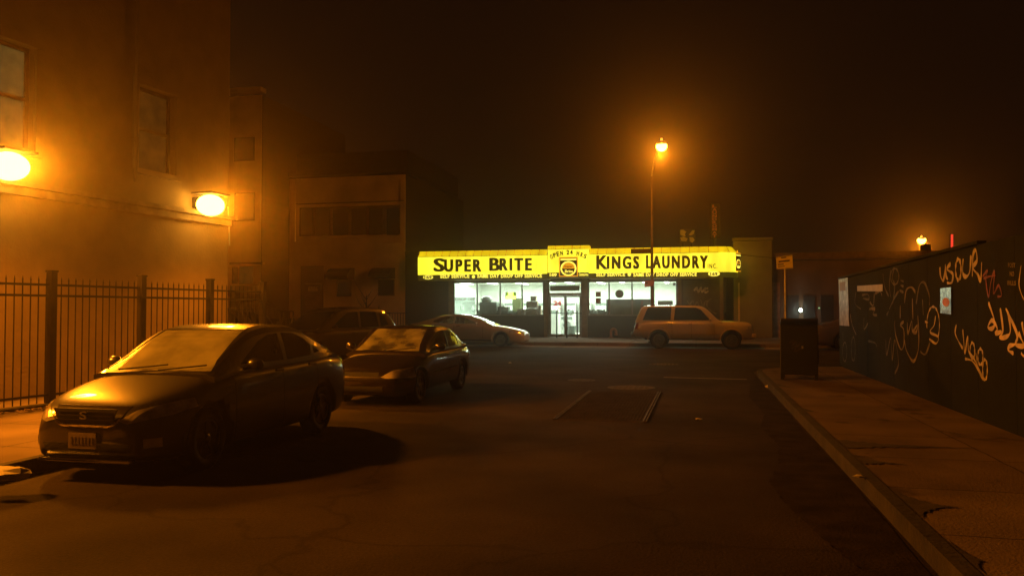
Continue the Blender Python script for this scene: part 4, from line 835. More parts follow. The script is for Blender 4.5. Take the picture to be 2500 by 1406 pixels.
# ------------------------------------------------------------------ street lamps
def street_lamp(base, head, label, watts, hr=.26):
    base = Vector(base); head = Vector(head); t = thing('street_lamp', label, 'street lamp', base, group='street lamps')
    zt2 = head.z - .55
    b = B(); b.cyl(base, base + Vector((0, 0, 1.0)), .12, .11, 12); b.cyl(base + Vector((0, 0, 1.0)), Vector((base.x, base.y, zt2)), .085, .04, 12); b.cyl(base, base + Vector((0, 0, .08)), .2, .2, 12); b.obj('pole', mat('lamp_pole_paint', (.13, .09, .06), .45, .3, 4, metal=.4), t)
    P = [Vector((base.x, base.y, zt2))]; 
    for k in range(1, 9): u = k / 8; P.append(Vector((base.x, base.y, zt2)).lerp(Vector((head.x, head.y, head.z + .08)), u) + Vector((0, 0, .3 * math.sin(u * math.pi))))
    b = B(); b.tube(P, .035, 8); b.obj('arm', M['steel'], t)
    b = B(); b.sph(head + Vector((0, .0, .12)), .3, (.75, 1.2, .38), 14); b.obj('housing', M['steel'], t, smooth=True)
    b = B(); b.sph(head, hr, (.9, 1.15, .8), 16); b.obj('lens', M['sodium'], t, smooth=True)
    b = B(); b.cyl(head + Vector((0, 0, .22)), head + Vector((0, 0, .34)), .05, n=10); b.obj('photocell', emis('photocell_glint', (1, .5, .1), 1.5), t)  # emission paints a glint on the photocell, which is no lamp
    light('bulb', 'POINT', head + Vector((0, -.1, -.38)), watts, SODIUM, t, .15)
    return t
lb = onY(1592.5, 830, KFAR + .5); hd = onY(1615, 358, KFAR - 3.6)
lamp1 = street_lamp((lb.x, lb.y, SW), hd, 'tall street lamp glowing orange before the laundry sign', STREET_LAMP_W)
hd2 = onY(2250, 587, FAC + 14); street_lamp((hd2.x + 1.0, hd2.y + 1.5, SW), hd2, 'distant street lamp glowing orange behind the low roofs at right', 900, .3)
# signs on the lamp post
YL = KFAR + .5
t = thing('street_name_sign', 'dark rectangular street name sign on the tall lamp post', 'sign', onY(1588, 613, YL - .12))
b = B(); pxbox(b, 1540, 607, 1590, 619, YL - .14, .02); b.obj('blade', mat('brown_sign', (.05, .025, .015), .5, .2, 4), t); b = B(); pxbox(b, 1546, 611, 1582, 614.5, YL - .15, .008); b.obj('worn_lettering', mat('worn_letters', (.10, .06, .03), .5, .6, 20), t)
b = B(); b.cyl((lb.x, YL - .13, onY(1590, 611, YL).z), (lb.x, YL, onY(1590, 611, YL).z), .03, n=8); b.obj('clamp', M['steel'], t)
t = thing('parking_sign', 'tilted reddish sign fixed low on the tall lamp post', 'sign', onY(1584, 692, YL - .12))
b = B(); b.prism([onY(x, y, YL - .16) for x, y in ((1574, 701), (1573, 688), (1576, 686), (1596, 683), (1596, 698))], (0, .015, 0)); b.obj('plate', M['redplate'], t)
b = B(); p = onY(1579, 691, YL - .17); b.lathe([(.05, 0), (.05, .008)], (p.x, YL - .172, p.z), (0, 1, 0), 14); b.obj('symbol', M['dark'], t)
b = B(); b.cyl((lb.x, YL - .144, onY(1590, 690, YL).z), (lb.x, YL, onY(1590, 690, YL).z), .03, n=8); b.obj('clamp', M['steel'], t)
# overhead cable
pa, pb2 = onY(1770, 618, FAC - .5), onY(2300, 622, FAC - .5); b = B(); P = [pa.lerp(pb2, k / 12) - Vector((0, 0, .35 * math.sin(math.pi * k / 12))) for k in range(13)]; b.tube(P, .02, 5); tag(b.obj('overhead_cable', M['dark']), 'thin overhead cable from the laundromat corner towards the right', 'cable')
# ------------------------------------------------------------------ relay mail box and sign post on the right corner
p = onZ(1947, 926, SW); t = thing('relay_mailbox', 'dark olive relay mail box on legs near the sidewalk corner', 'mailbox', (2.22, p.y + .2, SW), R(-8))
M['dark2'] = M['mailgreen']
b = B(); prof = [(-.36, .08), (-.36, 1.14)] + [(-.36 + .36 * (1 - math.cos(R(a_))), 1.14 + .2 * math.sin(R(a_))) for a_ in range(15, 90, 15)] + [(0, 1.345)] + [(.36 - .36 * (1 - math.cos(R(a_))), 1.14 + .2 * math.sin(R(a_))) for a_ in range(75, 0, -15)] + [(.36, 1.14), (.36, .08)]
b = B(); b.prism([(-.39, y * .95, .03 + z * .97) for y, z in prof], (.78, 0, 0)); b.obj('body', M['dark2'], t, False, bevel=.012)
for x, y in ((-.35, -.28), (.35, -.28), (-.35, .28), (.35, .28)): b = B(); b.box((x - .035, y - .035, 0), (x + .035, y + .035, .3)); b.obj('leg', M['dark2'], t, False)
b = B(); b.box((-.33, -.338, .3), (.33, -.328, 1.05)); dr = b.obj('door', M['dark2'], t, False, bevel=.004)
b = B()
mpx = lambda x, y: Vector((-.2 + x * .01, -.338, .72 + y * .01))
for s_ in ([(0, 8), (8, 14), (6, 2), (14, 12), (16, 0), (24, 10), (30, 4)], [(4, -4), (14, 2), (12, -10), (26, -2)]): ribbon(b, s_, mpx, (0, -1, 0), .014)
b.obj('graffiti', mat('old_spray', (.06, .05, .04), .7, .5, 6), dr, False)
b = B(); b.box((.05, -.345, .68), (.09, -.339, .74)); b.obj('lock', M['steel'], dr, False)
b = B(); b.box((.392, -.2, .35), (.402, .2, 1.0)); b.obj('side_panel', M['dark2'], t, False)
p = onZ(1918, 905, SW); px_, py_ = onY(1918, 800, 20.4).x, 20.4
t = thing('street_sign', 'yellow rectangular sign on a post behind the relay mail box', 'sign', (px_, py_, SW))
b = B(); b.cyl((px_, py_, SW), (px_, py_, onY(1918, 624, py_).z), .028, n=8); b.obj('post', M['steel'], t)
SP = [onY(x, y, py_ - .04) for x, y in ((1896, 657.5), (1936, 655), (1934.5, 622), (1895, 628))]
b = B(); b.prism(SP, (0, .008, 0)); b.obj('plate', M['yplate'], t)
b = B(); nrm = Vector((0, -1, 0))
def spq(u, v): return SP[0].lerp(SP[1], u).lerp(SP[3].lerp(SP[2], u), v)
for u0, u1, v0, v1 in ((.3, .62, .84, .92), (.14, .82, .54, .66), (.1, .45, .34, .42), (.1, .5, .18, .24), (0, 1, .035, .06), (0, 1, .94, .965)):
    q = [spq(u, v) for u, v in ((u0, v0), (u1, v0), (u1, v1), (u0, v1))]; b.prism([c_ + Vector((0, -.001, 0)) for c_ in q], (0, -.003, 0))
b.obj('markings', mat('sign_ink', (.05, .04, .01), .5, .1, 4), t)
# ------------------------------------------------------------------ green graffiti wall on the right
XW = 3.8; YE = onP(2050, 800, (XW, 0, 0), (1, 0, 0)).y
def onW(x, y): return onP(x, y, (XW, 0, 0), (1, 0, 0))
ztop0, ztop1 = onW(2055, 681).z, onW(2370, 601).z
t = thing('plywood_wall', 'dark green graffiti-covered plywood wall along the right sidewalk', 'wall', (XW, YE / 2, SW))
ys_ = onW(2392, 600).y
yk = YE; k = 0
while yk > ys_ + .01:
    y2 = max(yk - 1.22, ys_); b = B(); zt_a = ztop0 + (ztop1 - ztop0) * (YE - yk) / (YE - ys_)
    b.box((XW + .0, y2 + (.004 if y2 > ys_ else 0), SW), (XW + .06, yk - .004, zt_a)); b.obj('panel', M['plywood'], t); yk = y2; k += 1
yk = ys_
while yk > -3:
    y2 = yk - 1.22; b = B(); b.box((XW, y2 + .004, SW), (XW + .06, yk - (.0 if yk == ys_ else .004), ztop1 + .0)); b.obj('panel', M['plywood'], t); yk = y2
b = B(); b.box((XW + .061, -3, SW), (XW + .15, YE, ztop0 - .05)); b.obj('backing', M['dark'], t)
b = B(); b.box((XW, YE + .002, SW), (XW + 9, YE + .06, ztop0)); b.obj('return_panel', M['plywood'], t)
b = B(); b.box((XW - .03, ys_ + .02, ztop1 + .005), (XW + .09, YE, ztop1 + .05)); 
for v in b.bm.verts:
    if v.co.y > YE - .1: v.co.z -= ztop1 - ztop0
b.obj('top_rail', M['plywood'], t)
wallt = t
mpw = lambda x, y: onW(2040 + x / 4.135, 600 + y / 4.135)
def tagset(strokes, m, wd): 
    b = B()
    for s_ in strokes: ribbon(b, s_, mpw, (-1, 0, 0), wd)
    return b.obj('graffiti', m, wallt)
tagset([[(1055, 215), (1062, 300), (1085, 352), (1102, 300), (1112, 185)], [(1165, 180), (1128, 235), (1185, 285), (1175, 370), (1128, 375)], ell(1243, 240, 28, 105), [(1292, 130), (1288, 270), (1320, 312), (1358, 262), (1372, 95)], [(1385, 312), (1392, 100), (1420, 45), (1432, 150), (1390, 220), (1440, 290), (1470, 348), (1480, 165)], [(1115, 200), (1120, 300), (1140, 340)]], M['gtan'], .052)
tagset([[(1490, 310), (1540, 250), (1522, 330), (1550, 515), (1572, 380), (1610, 255), (1600, 480), (1652, 400), (1682, 500), (1640, 512)], [(1500, 330), (1560, 310), (1620, 300)]], M['gpink'], .028)
tagset([[(1550, 570), (1612, 760), (1592, 832), (1545, 822), (1588, 752), (1640, 832), (1622, 882), (1685, 865)], [(1665, 628), (1692, 850), (1660, 925), (1738, 912), (1768, 850), (1750, 700), (1725, 642), (1832, 878), (1820, 985), (1762, 1010), (1746, 1052), (1800, 1087)], [(1850, 875), (1880, 940), (1903, 1010), (1820, 990), (1860, 880)], [(1885, 768), (1910, 900), (1960, 1000)], [(1878, 1082), (1910, 1112), (1960, 1060)], [(1960, 700), (2000, 900), (2060, 760), (2100, 1000)]], M['gorange'], .045)
tagset([[(1880, 195), (1858, 380), (1880, 480), (1910, 545)]], M['gtan'], .02)
tagset([[(1225, 795), (1213, 880), (1250, 970), (1290, 1035)], [(1290, 842), (1300, 960), (1312, 1082), (1340, 915), (1350, 1060), (1410, 1150), (1462, 1262), (1500, 1352)], ell(1388, 1060, 24, 82), ell(1465, 1120, 26, 80), ell(1512, 1250, 24, 102), [(1310, 1140), (1380, 1160), (1440, 1240), (1482, 1342)], [(1420, 1080), (1440, 1230)]], M['gtan'], .036)
tagset([[(600, 755), (610, 900), (660, 1042), (692, 1000), (692, 850), (658, 800), (692, 765)], [(728, 770), (735, 885), (772, 760), (782, 862), (830, 800), (820, 870), (790, 880)], [(700, 580), (718, 450), (770, 420), (812, 470)], [(780, 530), (786, 742)], [(700, 950), (722, 1060), (790, 1165), (838, 1060), (846, 900), (835, 700)], [(655, 600), (655, 735)]], M['gmid'], .045)
tagset([[(815, 590), (850, 400), (900, 375), (948, 500), (952, 600)], [(880, 540), (890, 702)], [(860, 1068), (910, 1092), (958, 980)], [(545, 640), (600, 520), (640, 460)], [(540, 660), (520, 700)]], M['gdim'], .045)
tagset([ell(990, 800, 64, 185, 170, 400), [(1015, 706), (1000, 800), (960, 870), (1042, 920), (1020, 985), (950, 940)], [(908, 765), (940, 775)]], M['gtan'], .032)
tagset([[(560, 240), (545, 400), (560, 520)], [(590, 240), (575, 330), (600, 400), (580, 590)], ell(600, 310, 42, 80), [(480, 280), (500, 420), (540, 510)], [(510, 940), (520, 1100), (560, 930), (575, 1152), (602, 950), (640, 1180), (600, 1290)], ell(95, 1070, 22, 95), ell(182, 1040, 20, 120), [(210, 460), (200, 580), (260, 640)], [(270, 500), (330, 490), (340, 540), (280, 530)], [(340, 640), (400, 630), (380, 690), (420, 700)], [(330, 960), (400, 980), (420, 1020)], [(75, 860), (80, 1000)], [(290, 720), (290, 840), (330, 780)], [(660, 350), (690, 360)], [(660, 400), (690, 410)], [(650, 450), (690, 470)]], M['gdim'], .04)
tagset([[(150, 688), (172, 800), (212, 900)], [(395, 480), (385, 600), (350, 570)], [(360, 630), (400, 640)], [(400, 480), (450, 460), (470, 500)]], M['gmid'], .05)
b = B(); 
for tx, y0, y1, x0, x1 in (('POST', 170, 218, 1745, 1818), ('NO', 256, 305, 1762, 1806), ('BILLS', 350, 396, 1740, 1825)):
    text_box(b, tx, mpw(x0, y1) - Vector((.004, 0, 0)), mpw(x1, y1 + 4) - Vector((.004, 0, 0)), mpw(x0, y0 + 2) - Vector((.004, 0, 0)), depth=.003, bold=.02)
b.obj('stencil', M['gmid'], wallt)
def wallposter(name, label, cat, quad_, m, th=.008):
    P = [onW(*q) - Vector((.012, 0, 0)) for q in quad_]; c_ = sum(P, Vector()) / 4; t = thing(name, label, cat, c_); b = B(); b.prism(P, (-th, 0, 0)); b.obj('sheet', m, t); return t, P
M['foil'] = mat('foil_poster', (.45, .5, .48), .25, .5, 9, metal=.7, col2=(.12, .13, .12))
t, P = wallposter('poster', 'shiny poster with an orange disc on the green wall', 'poster', ((2299, 764), (2325, 768), (2325, 701), (2299, 704)), M['foil'])
b = B(); q0, q1, q2, q3 = P
def wq(u, v): return q0.lerp(q1, u).lerp(q3.lerp(q2, u), v) + Vector((-.009, 0, 0))
b.prism([wq(.55 + .32 * math.cos(R(a_)), .45 + .17 * math.sin(R(a_))) for a_ in range(0, 360, 20)], (-.003, 0, 0)); b.obj('disc', mat('orange_print', (.5, .2, .06), .5, .2, 4), t)
wallposter('sign_plate', 'blank beige horizontal plate on the green wall', 'sign', ((2095, 711), (2157, 711), (2157, 694), (2095, 698)), M['plainplate'])
b = B(); P = [onP(x, y, (0, YE + .08, 0), (0, 1, 0)) for x, y in ((2049, 795), (2074, 795), (2074, 678), (2049, 680))]
t, P = wallposter('poster', 'tall worn poster at the far end of the green wall', 'poster', ((2052, 794), (2075, 796), (2071, 678), (2049, 682)), M['poster'])
b = B(); q0, q1, q2, q3 = P; b.prism([wq(.15, .74), wq(.75, .74), wq(.75, .93), wq(.15, .93)], (-.003, 0, 0)); b.obj('printed_block', mat('rusty_print', (.28, .12, .05), .5, .2, 4), t)
# ------------------------------------------------------------------ cars
def hermite(T_, s):
    if s <= T_[0][0]: return T_[0][1]
    for i in range(len(T_) - 1):
        if s <= T_[i + 1][0]:
            x0, y0 = T_[i]; x1, y1 = T_[i + 1]; h = x1 - x0; d = (y1 - y0) / h
            def sl(j):
                if j <= 0 or j >= len(T_) - 1: return (T_[min(j + 1, len(T_) - 1)][1] - T_[max(j - 1, 0)][1]) / (T_[min(j + 1, len(T_) - 1)][0] - T_[max(j - 1, 0)][0])
                a_ = (T_[j][1] - T_[j - 1][1]) / (T_[j][0] - T_[j - 1][0]); c_ = (T_[j + 1][1] - T_[j][1]) / (T_[j + 1][0] - T_[j][0])
                return 0 if a_ * c_ <= 0 else 2 * a_ * c_ / (a_ + c_)
            m0, m1 = sl(i), sl(i + 1); t_ = (s - x0) / h
            return (2 * t_ ** 3 - 3 * t_ ** 2 + 1) * y0 + (t_ ** 3 - 2 * t_ ** 2 + t_) * h * m0 + (-2 * t_ ** 3 + 3 * t_ ** 2) * y1 + (t_ ** 3 - t_ ** 2) * h * m1
    return T_[-1][1]
def loft(rings, closed=True):
    bm = bmesh.new(); R_ = [[bm.verts.new(p) for p in r] for r in rings]; n = len(R_[0])
    for a, c in zip(R_, R_[1:]):
        for i in range(n): bm.faces.new((a[i], a[(i + 1) % n], c[(i + 1) % n], c[i]))
    bm.faces.new(R_[0][::-1]); bm.faces.new(R_[-1]); bmesh.ops.recalc_face_normals(bm, faces=bm.faces); me = bpy.data.meshes.new('loft'); bm.to_mesh(me); bm.free(); return me
def inflate(me, d):
    bm = bmesh.new(); bm.from_mesh(me); bm.normal_update()
    for v in bm.verts: v.co += v.normal * d
    o = bpy.data.meshes.new('inf'); bm.to_mesh(o); bm.free(); return o
def cutter(poly, axis, a, b_):
    bb = B()
    if axis == 'x': bb.prism([(a, y, z) for y, z in poly], (b_ - a, 0, 0))          # poly (y,z): side view
    if axis == 'y': bb.prism([(x, a, z) for x, z in poly], (0, b_ - a, 0))          # poly (x,z): front view
    return bb.mesh()
def clean(me):
    bm = bmesh.new(); bm.from_mesh(me); bmesh.ops.remove_doubles(bm, verts=bm.verts, dist=1e-4); bm.to_mesh(me); bm.free(); return me
def make_car(P, root):
    """P in metres; s runs front (0) to rear (L); local y = s - L/2, car faces local -y"""
    L_, hw = P['L'], P['hw']; yo = -L_ / 2
    def plan(s): 
        f = P.get('nose', .28); r_ = P.get('tailn', .22); w_ = 1.0
        if s < .75: w_ -= f * (1 - s / .75) ** 2.6
        if s > L_ - .7: w_ -= r_ * (1 - (L_ - s) / .7) ** 2.6
        return w_ * hw
    top = P['top']; bot = P['bot']; ca, cb = P['cab']
    st = [0, .03, .08, .15, .25, .4, .6, .8, 1.0] + [1.0 + (L_ - 2.0) * k / 14 for k in range(1, 14)] + [L_ - q for q in (1.0, .8, .6, .4, .25, .15, .08, .03, 0)]
    rings = []
    for s in st:
        zt = hermite(top, s); zl = hermite(bot, s); w_ = plan(s); H = zt - zl; c_ = max(0, min(1, min((s - ca) / .35, (cb - s) / .35)))
        k_ = min(1, H / .6); d1 = (.05 * (1 - c_) + .012 * c_) * k_; d2 = (.13 * (1 - c_) + .04 * c_) * k_
        half = [(0, zt), (.4, zt - .006 * k_), (.72, zt - .022 * k_), (.88, zt - d1 - .01), (.955, zt - d2 - .015), (.99, zt - d2 - .11 * k_), (1.0, zl + H * .5), (.995, zl + H * .3), (.975, zl + H * .12), (.93, zl + .005), (.6, zl), (0, zl)]
        ring = [(x * w_, yo + s, z) for x, z in half] + [(-x * w_, yo + s, z) for x, z in half[-2:0:-1]]; rings.append(ring)
    base = loft(rings)
    o = bpy.data.objects.new('t', base); link(o); md = o.modifiers.new('s', 'SUBSURF'); md.levels = 1; md.render_levels = 1; dg = bpy.context.evaluated_depsgraph_get(); dg.update(); body = bpy.data.meshes.new_from_object(o.evaluated_get(dg)); bpy.data.objects.remove(o)
    outer = body.copy()
    cut = []
    for s in P['wheels']:
        bb = B()
        for sg in (-1, 1): bb.cyl((sg * (hw - .27), yo + s, P['wr']), (sg * (hw + .1), yo + s, P['wr']), P['wr'] + P.get('gap', .05), n=36)
        cut.append(bb.mesh())
    body = clean(boolean(body, cut)); bo = mesh_obj('body', body, P['paint'], root, False, True)
    # greenhouse
    dome, bel = P['dome'], P['belt']; d0, d1 = dome[0][0], dome[-1][0]
    sec = P.get('sec', [(1.0, -.06), (1.0, 0), (.965, .25), (.92, .55), (.87, .8), (.80, .93), (.68, .98), (.4, 1.0), (0, 1.012)])
    def dring(s, off):
        zb_ = hermite(bel, s) - .02; zt = hermite(dome, s); H = max(.02, zt - zb_) - off; w_ = P['gw'] * min(1, plan(s) / hw * 1.0) - off
        half = [(x * w_, z * H + zb_ if z >= 0 else zb_ - .05) for x, z in sec]
        if off: half[0] = (half[0][0], zb_ - .051)
        return [(x, yo + s, z) for x, z in half] + [(-x, yo + s, z) for x, z in half[-2::-1]]
    n = 30; ss = [d0 + (d1 - d0) * (k / n) for k in range(n + 1)]
    shell = loft([dring(s, 0) for s in ss]); inner = loft([dring(s, .03) for s in [d0 + .06 + (d1 - d0 - .12) * (k / n) for k in range(n + 1)]])
    o = shell.copy()
    shell2 = boolean(shell, [inner]); wc = []
    for poly in P['side']: wc.append(cutter([(yo + y, z) for y, z in poly], 'x', -hw - .2, -hw * .42)); wc.append(cutter([(yo + y, z) for y, z in poly], 'x', hw * .42, hw + .2))
    fr = cutter(P['wind'], 'y', yo + d0 - .3, yo + P['wtop']); re = cutter(P['rear'], 'y', yo + P['rtop'], yo + d1 + .3)
    allc = wc + [fr, re]
    roofm = clean(boolean(shell2.copy(), [m_.copy() for m_ in allc])); ro = mesh_obj('cabin', roofm, P['paint'], root, False, False)
    ro.data.shade_auto_smooth(angle=R(35)) if hasattr(ro.data, 'shade_auto_smooth') else None
    glass_shell = boolean(inflate(o, -.008), [inflate(inner, .016)]) 
    for nm, cs, gm in (('side_window', wc, P['gside']), ('windscreen', [fr], P['gfront']), ('rear_window', [re], P['grear'])):
        for c_ in cs:
            g_ = boolean(glass_shell.copy(), [c_.copy()], 'INTERSECT'); mesh_obj(nm, g_, gm, root, False, False)
    # seats
    if P.get('seats'):
        for s, zz in P['seats']:
            for sg in (-1, 1):
                bb = B(); bb.box((sg * .36 - .24, yo + s - .07, hermite(bel, s) - .08), (sg * .36 + .24, yo + s + .07, zz - .17)); bb.box((sg * .36 - .13, yo + s - .05, zz - .15), (sg * .36 + .13, yo + s + .05, zz)); bb.cyl((sg * .36 - .06, yo + s, zz - .2), (sg * .36 - .06, yo + s, zz - .12), .01, n=6)
                bb.obj('seat', M['seat'], root, False, bevel=.03)
    # decals: headlights, grille etc. raised from the body surface
    inf = inflate(outer, .006); inf2 = inflate(outer, .0015)
    for s, tilt in P['seams']:
        z0, z1 = hermite(bot, s) + .08, hermite(top, s) - .05
        for sg in (-1, 1): mesh_obj('door_seam', boolean(inf2.copy(), [cutter([(yo + s - .004, z0), (yo + s + .004, z0), (yo + s + .004, z1), (yo + s - .004, z1)], 'x', sg * hw - .12, sg * hw + .12)], 'INTERSECT'), M['black'], root, False, False)
    for nm, axis, poly, a, b_, mm, mir in P['decals']:
        if axis == 'x':
            rngs = ((a, b_),) if not mir else ((a, b_), (-b_, -a))
            for q in rngs: mesh_obj(nm, boolean(inf.copy(), [cutter([(yo + y, z) for y, z in poly], 'x', *q)], 'INTERSECT'), mm, root, False, False)
        else:
            for sg in ((1, -1) if mir else (1,)): mesh_obj(nm, boolean(inf.copy(), [cutter([(sg * x, z) for x, z in poly], 'y', yo + a, yo + b_)], 'INTERSECT'), mm, root, False, False)
    # wheels
    for s in P['wheels']:
        for sg in (-1, 1):
            r_ = P['wr']; c_ = (sg * (hw - .13), yo + s, r_); bb = B(); bb.lathe([(r_ * .64, -.1), (r_ * .9, -.105), (r_ * .985, -.085), (r_, -.04), (r_, .04), (r_ * .985, .085), (r_ * .9, .105), (r_ * .66, .1), (r_ * .62, .06), (r_ * .62, -.1)], c_, (sg, 0, 0), 40); ty = bb.obj('wheel', M['tyre'], root, False, True)
            bb = B(); bb.lathe([(r_ * .64, .06), (r_ * .64, .088), (r_ * .58, .092), (r_ * .56, .04), (r_ * .2, .02)], c_, (sg, 0, 0), 32); bb.lathe([(r_ * .17, .02), (r_ * .16, .085), (r_ * .1, .095), (0, .098)], c_, (sg, 0, 0), 16)
            for k in range(P.get('spokes', 5)):
                a_ = 2 * math.pi * k / P.get('spokes', 5) + .3; dv = Vector((0, math.cos(a_), math.sin(a_))); m_ = Vector(c_) + Vector((sg * .068, 0, 0)) + dv * r_ * .37; bb.cbox(m_, (.03, r_ * .44, .055), Matrix.Rotation(a_, 4, 'X'))
            bb.obj('rim', P.get('rimm', M['rim']), ty, False)
            bb = B(); bb.lathe([(r_ * .5, -.05), (r_ * .5, -.04)], c_, (sg, 0, 0), 20); bb.obj('brake_disc', M['iron'], ty, False)
    # mirrors
    s, z = P['mirror']
    for sg in (-1, 1):
        bb = B(); bb.sph((sg * (hw + .09), yo + s, z), .1, (1.05, .6, .72), 14); bb.cyl((sg * (hw - .06), yo + s + .02, z - .05), (sg * (hw + .05), yo + s, z - .03), .025, n=8); bb.obj('mirror', P['paint'], root, False, True)
    # door handles
    for s, z in P['handles']:
        for sg in (-1, 1): bb = B(); bb.box((sg * (hw - .005), yo + s - .09, z), (sg * (hw + .03), yo + s + .09, z + .03)); bb.obj('handle', P.get('handlem', P['paint']), root, False, bevel=.008)
    # wipers
    for x0, x1 in P.get('wipers', ()):
        s = d0 + .06; bb = B(); zb_ = hermite(dome, s) + .02; bb.tube([(x0, yo + s - .04, zb_ - .02), (x1, yo + s + .06, zb_ + .035)], .009, 6); bb.obj('wiper', M['black'], root, False)
    bb = B(); bb.box((-hw * .75, yo + .5, P['bz'] + .0), (hw * .75, yo + L_ - .5, P['bz'] + .06)); bb.obj('underbody', M['black'], root, False)
    return root
PB = dict(L=4.45, hw=.83, nose=.35, tailn=.22, top=[(0, .58), (.05, .68), (.12, .745), (.3, .82), (.7, .915), (1.1, .985), (1.5, 1.0), (3.3, 1.04), (3.8, 1.08), (4.2, 1.07), (4.38, 1.02), (4.45, .86)],
    bot=[(0, .30), (.1, .2), (.4, .17), (2.2, .19), (4.0, .2), (4.45, .36)], cab=(1.0, 3.9), wheels=(.83, 3.42), wr=.325, seams=((1.3, 0), (2.35, 0), (3.25, 0)),
    belt=[(1.0, .97), (1.5, 1.0), (3.3, 1.03), (4.0, 1.07)], dome=[(.98, .985), (1.15, 1.07), (1.75, 1.385), (1.95, 1.455), (2.3, 1.495), (2.75, 1.49), (3.1, 1.44), (3.5, 1.29), (3.98, 1.09)], gw=.755,
    side=[[(1.52, 1.055), (1.95, 1.29), (2.2, 1.37), (2.44, 1.385), (2.48, 1.05)], [(2.56, 1.05), (2.53, 1.385), (2.85, 1.37), (3.1, 1.30), (3.25, 1.21), (3.22, 1.07)], [(3.30, 1.09), (3.32, 1.19), (3.5, 1.11)]],
    wind=[(-.66, 1.01), (-.6, 1.12), (-.53, 1.44), (.53, 1.44), (.6, 1.12), (.66, 1.01)], wtop=1.93, rear=[(-.6, 1.09), (-.5, 1.40), (.5, 1.40), (.6, 1.09)], rtop=3.2,
    seats=((2.45, 1.36), (3.15, 1.33)), gside=M['sideglass'], gfront=M['dewglass'], grear=M['sideglass'], paint=M['p_black'],
    decals=[('headlight', 'y', [(.36, .60), (.46, .575), (.74, .64), (.86, .72), (.9, .80), (.76, .775), (.5, .70)], -.1, .62, M['headlight'], True),
            ('grille_surround', 'y', [(-.42, .735), (.42, .735), (.36, .58), (.28, .535), (-.28, .535), (-.36, .58)], -.1, .2, M['chrome'], False),
            ('lower_intake', 'y', [(-.45, .30), (.45, .30), (.5, .38), (-.5, .38)], -.1, .2, M['black'], False),
            ('fog_lamp', 'y', [(.60, .34), (.7, .34), (.7, .43), (.60, .43)], -.1, .4, M['headlight'], True),
            ('tail_light', 'y', [(.58, .80), (.9, .82), (.9, .98), (.62, 1.0)], 4.15, 4.6, M['tail'], True)],
    mirror=(1.52, 1.06), handles=((2.2, .93), (3.05, .95)), wipers=((-.45, .1), (.05, .58)), bz=.2, spokes=5)
root = thing('parked_car', 'black parked sedan with glowing dewy windscreen, nearest the camera', 'car', (-5.79, 6.66 + PB['L'] / 2, 0), 0, 'parked cars')
make_car(PB, root)
yf = -PB['L'] / 2
b = B(); b.prism([(x, yf - .012, z) for x, z in ((-.36, .715), (.36, .715), (.3, .59), (.24, .56), (-.24, .56), (-.3, .59))], (0, .02, 0)); gr = b.obj('grille', M['black'], root, False)
b = B()
for k in range(3): b.box((-.32 + k * .01, yf - .02, .60 + k * .04), (.32 - k * .01, yf - .0125, .612 + k * .04))
b.obj('grille_bars', M['iron'], gr, False)
b = B(); text_box(b, 'S', (-.04, yf - .03, .615), (.04, yf - .03, .615), (-.04, yf - .03, .69), depth=.012, bold=.0); b.obj('emblem', M['steel'], gr, False)
b = B(); b.box((-.155, yf - .045, .335), (.155, yf - .035, .485)); pl = b.obj('number_plate', M['plate'], root, False)
b = B()
for k in range(7): b.box((-.125 + k * .038, yf - .049, .375), (-.105 + k * .038, yf - .0455, .445))
b.obj('worn_characters', mat('plate_ink', (.16, .12, .10), .6, .5, 30), pl, False)
b = B(); b.box((-.52, yf - .03, .20), (.52, yf + .06, .235)); b.obj('bumper_lip', M['chrome'], root, False, bevel=.01)

PH = dict(PB); PH.update(L=4.4, hw=.82, nose=.28, top=[(0, .5), (.05, .62), (.15, .68), (.4, .74), (.8, .82), (1.15, .88), (1.5, .90), (3.3, .93), (3.7, .96), (4.2, .95), (4.34, .9), (4.4, .74)],
    belt=[(1.0, .87), (1.5, .9), (3.3, .925), (4.0, .95)], dome=[(1.1, .89), (1.25, .96), (1.85, 1.26), (2.05, 1.33), (2.35, 1.365), (2.75, 1.36), (3.1, 1.31), (3.45, 1.17), (3.85, .965)], gw=.775, cab=(1.1, 3.8), wheels=(.85, 3.45), wr=.30,
    side=[[(1.6, .945), (2.02, 1.17), (2.22, 1.255), (2.5, 1.265), (2.54, .94)], [(2.6, .94), (2.57, 1.265), (2.85, 1.25), (3.1, 1.18), (3.3, 1.07), (3.3, .955)]],
    wind=[(-.64, .915), (-.58, 1.02), (-.52, 1.31), (.52, 1.31), (.58, 1.02), (.64, .915)], wtop=2.02, rear=[(-.58, .97), (-.5, 1.27), (.5, 1.27), (.58, .97)], rtop=3.15,
    seats=((2.5, 1.23), (3.15, 1.2)), paint=M['p_green'], gfront=glassmat('half_dewy_windscreen', (.5, .45, .35), 1, .62, .12, dew=(.85, .85, .55), gl=1.2, lo=.12),
    decals=[('headlight', 'y', [(.36, .52), (.44, .50), (.82, .50), (.86, .62), (.78, .67), (.55, .635)], -.1, .55, M['headlight'], True),
            ('grille', 'y', [(-.32, .53), (.32, .53), (.32, .60), (-.32, .60)], -.1, .2, M['black'], False),
            ('lower_intake', 'y', [(-.4, .26), (.4, .26), (.4, .36), (-.4, .36)], -.1, .2, M['black'], False),
            ('tail_light', 'y', [(.5, .70), (.86, .70), (.86, .85), (.55, .86)], 4.05, 4.6, M['tail'], True), ('side_trim', 'x', [(.1 + 1.1, .50), (3.0, .52), (3.0, .55), (1.2, .53)], .5, .9, M['black'], True)],
    mirror=(1.6, .98), handles=((2.3, .80), (3.15, .82)), wipers=((-.45, .1), (.05, .56)), spokes=6, rimm=M['steel'])
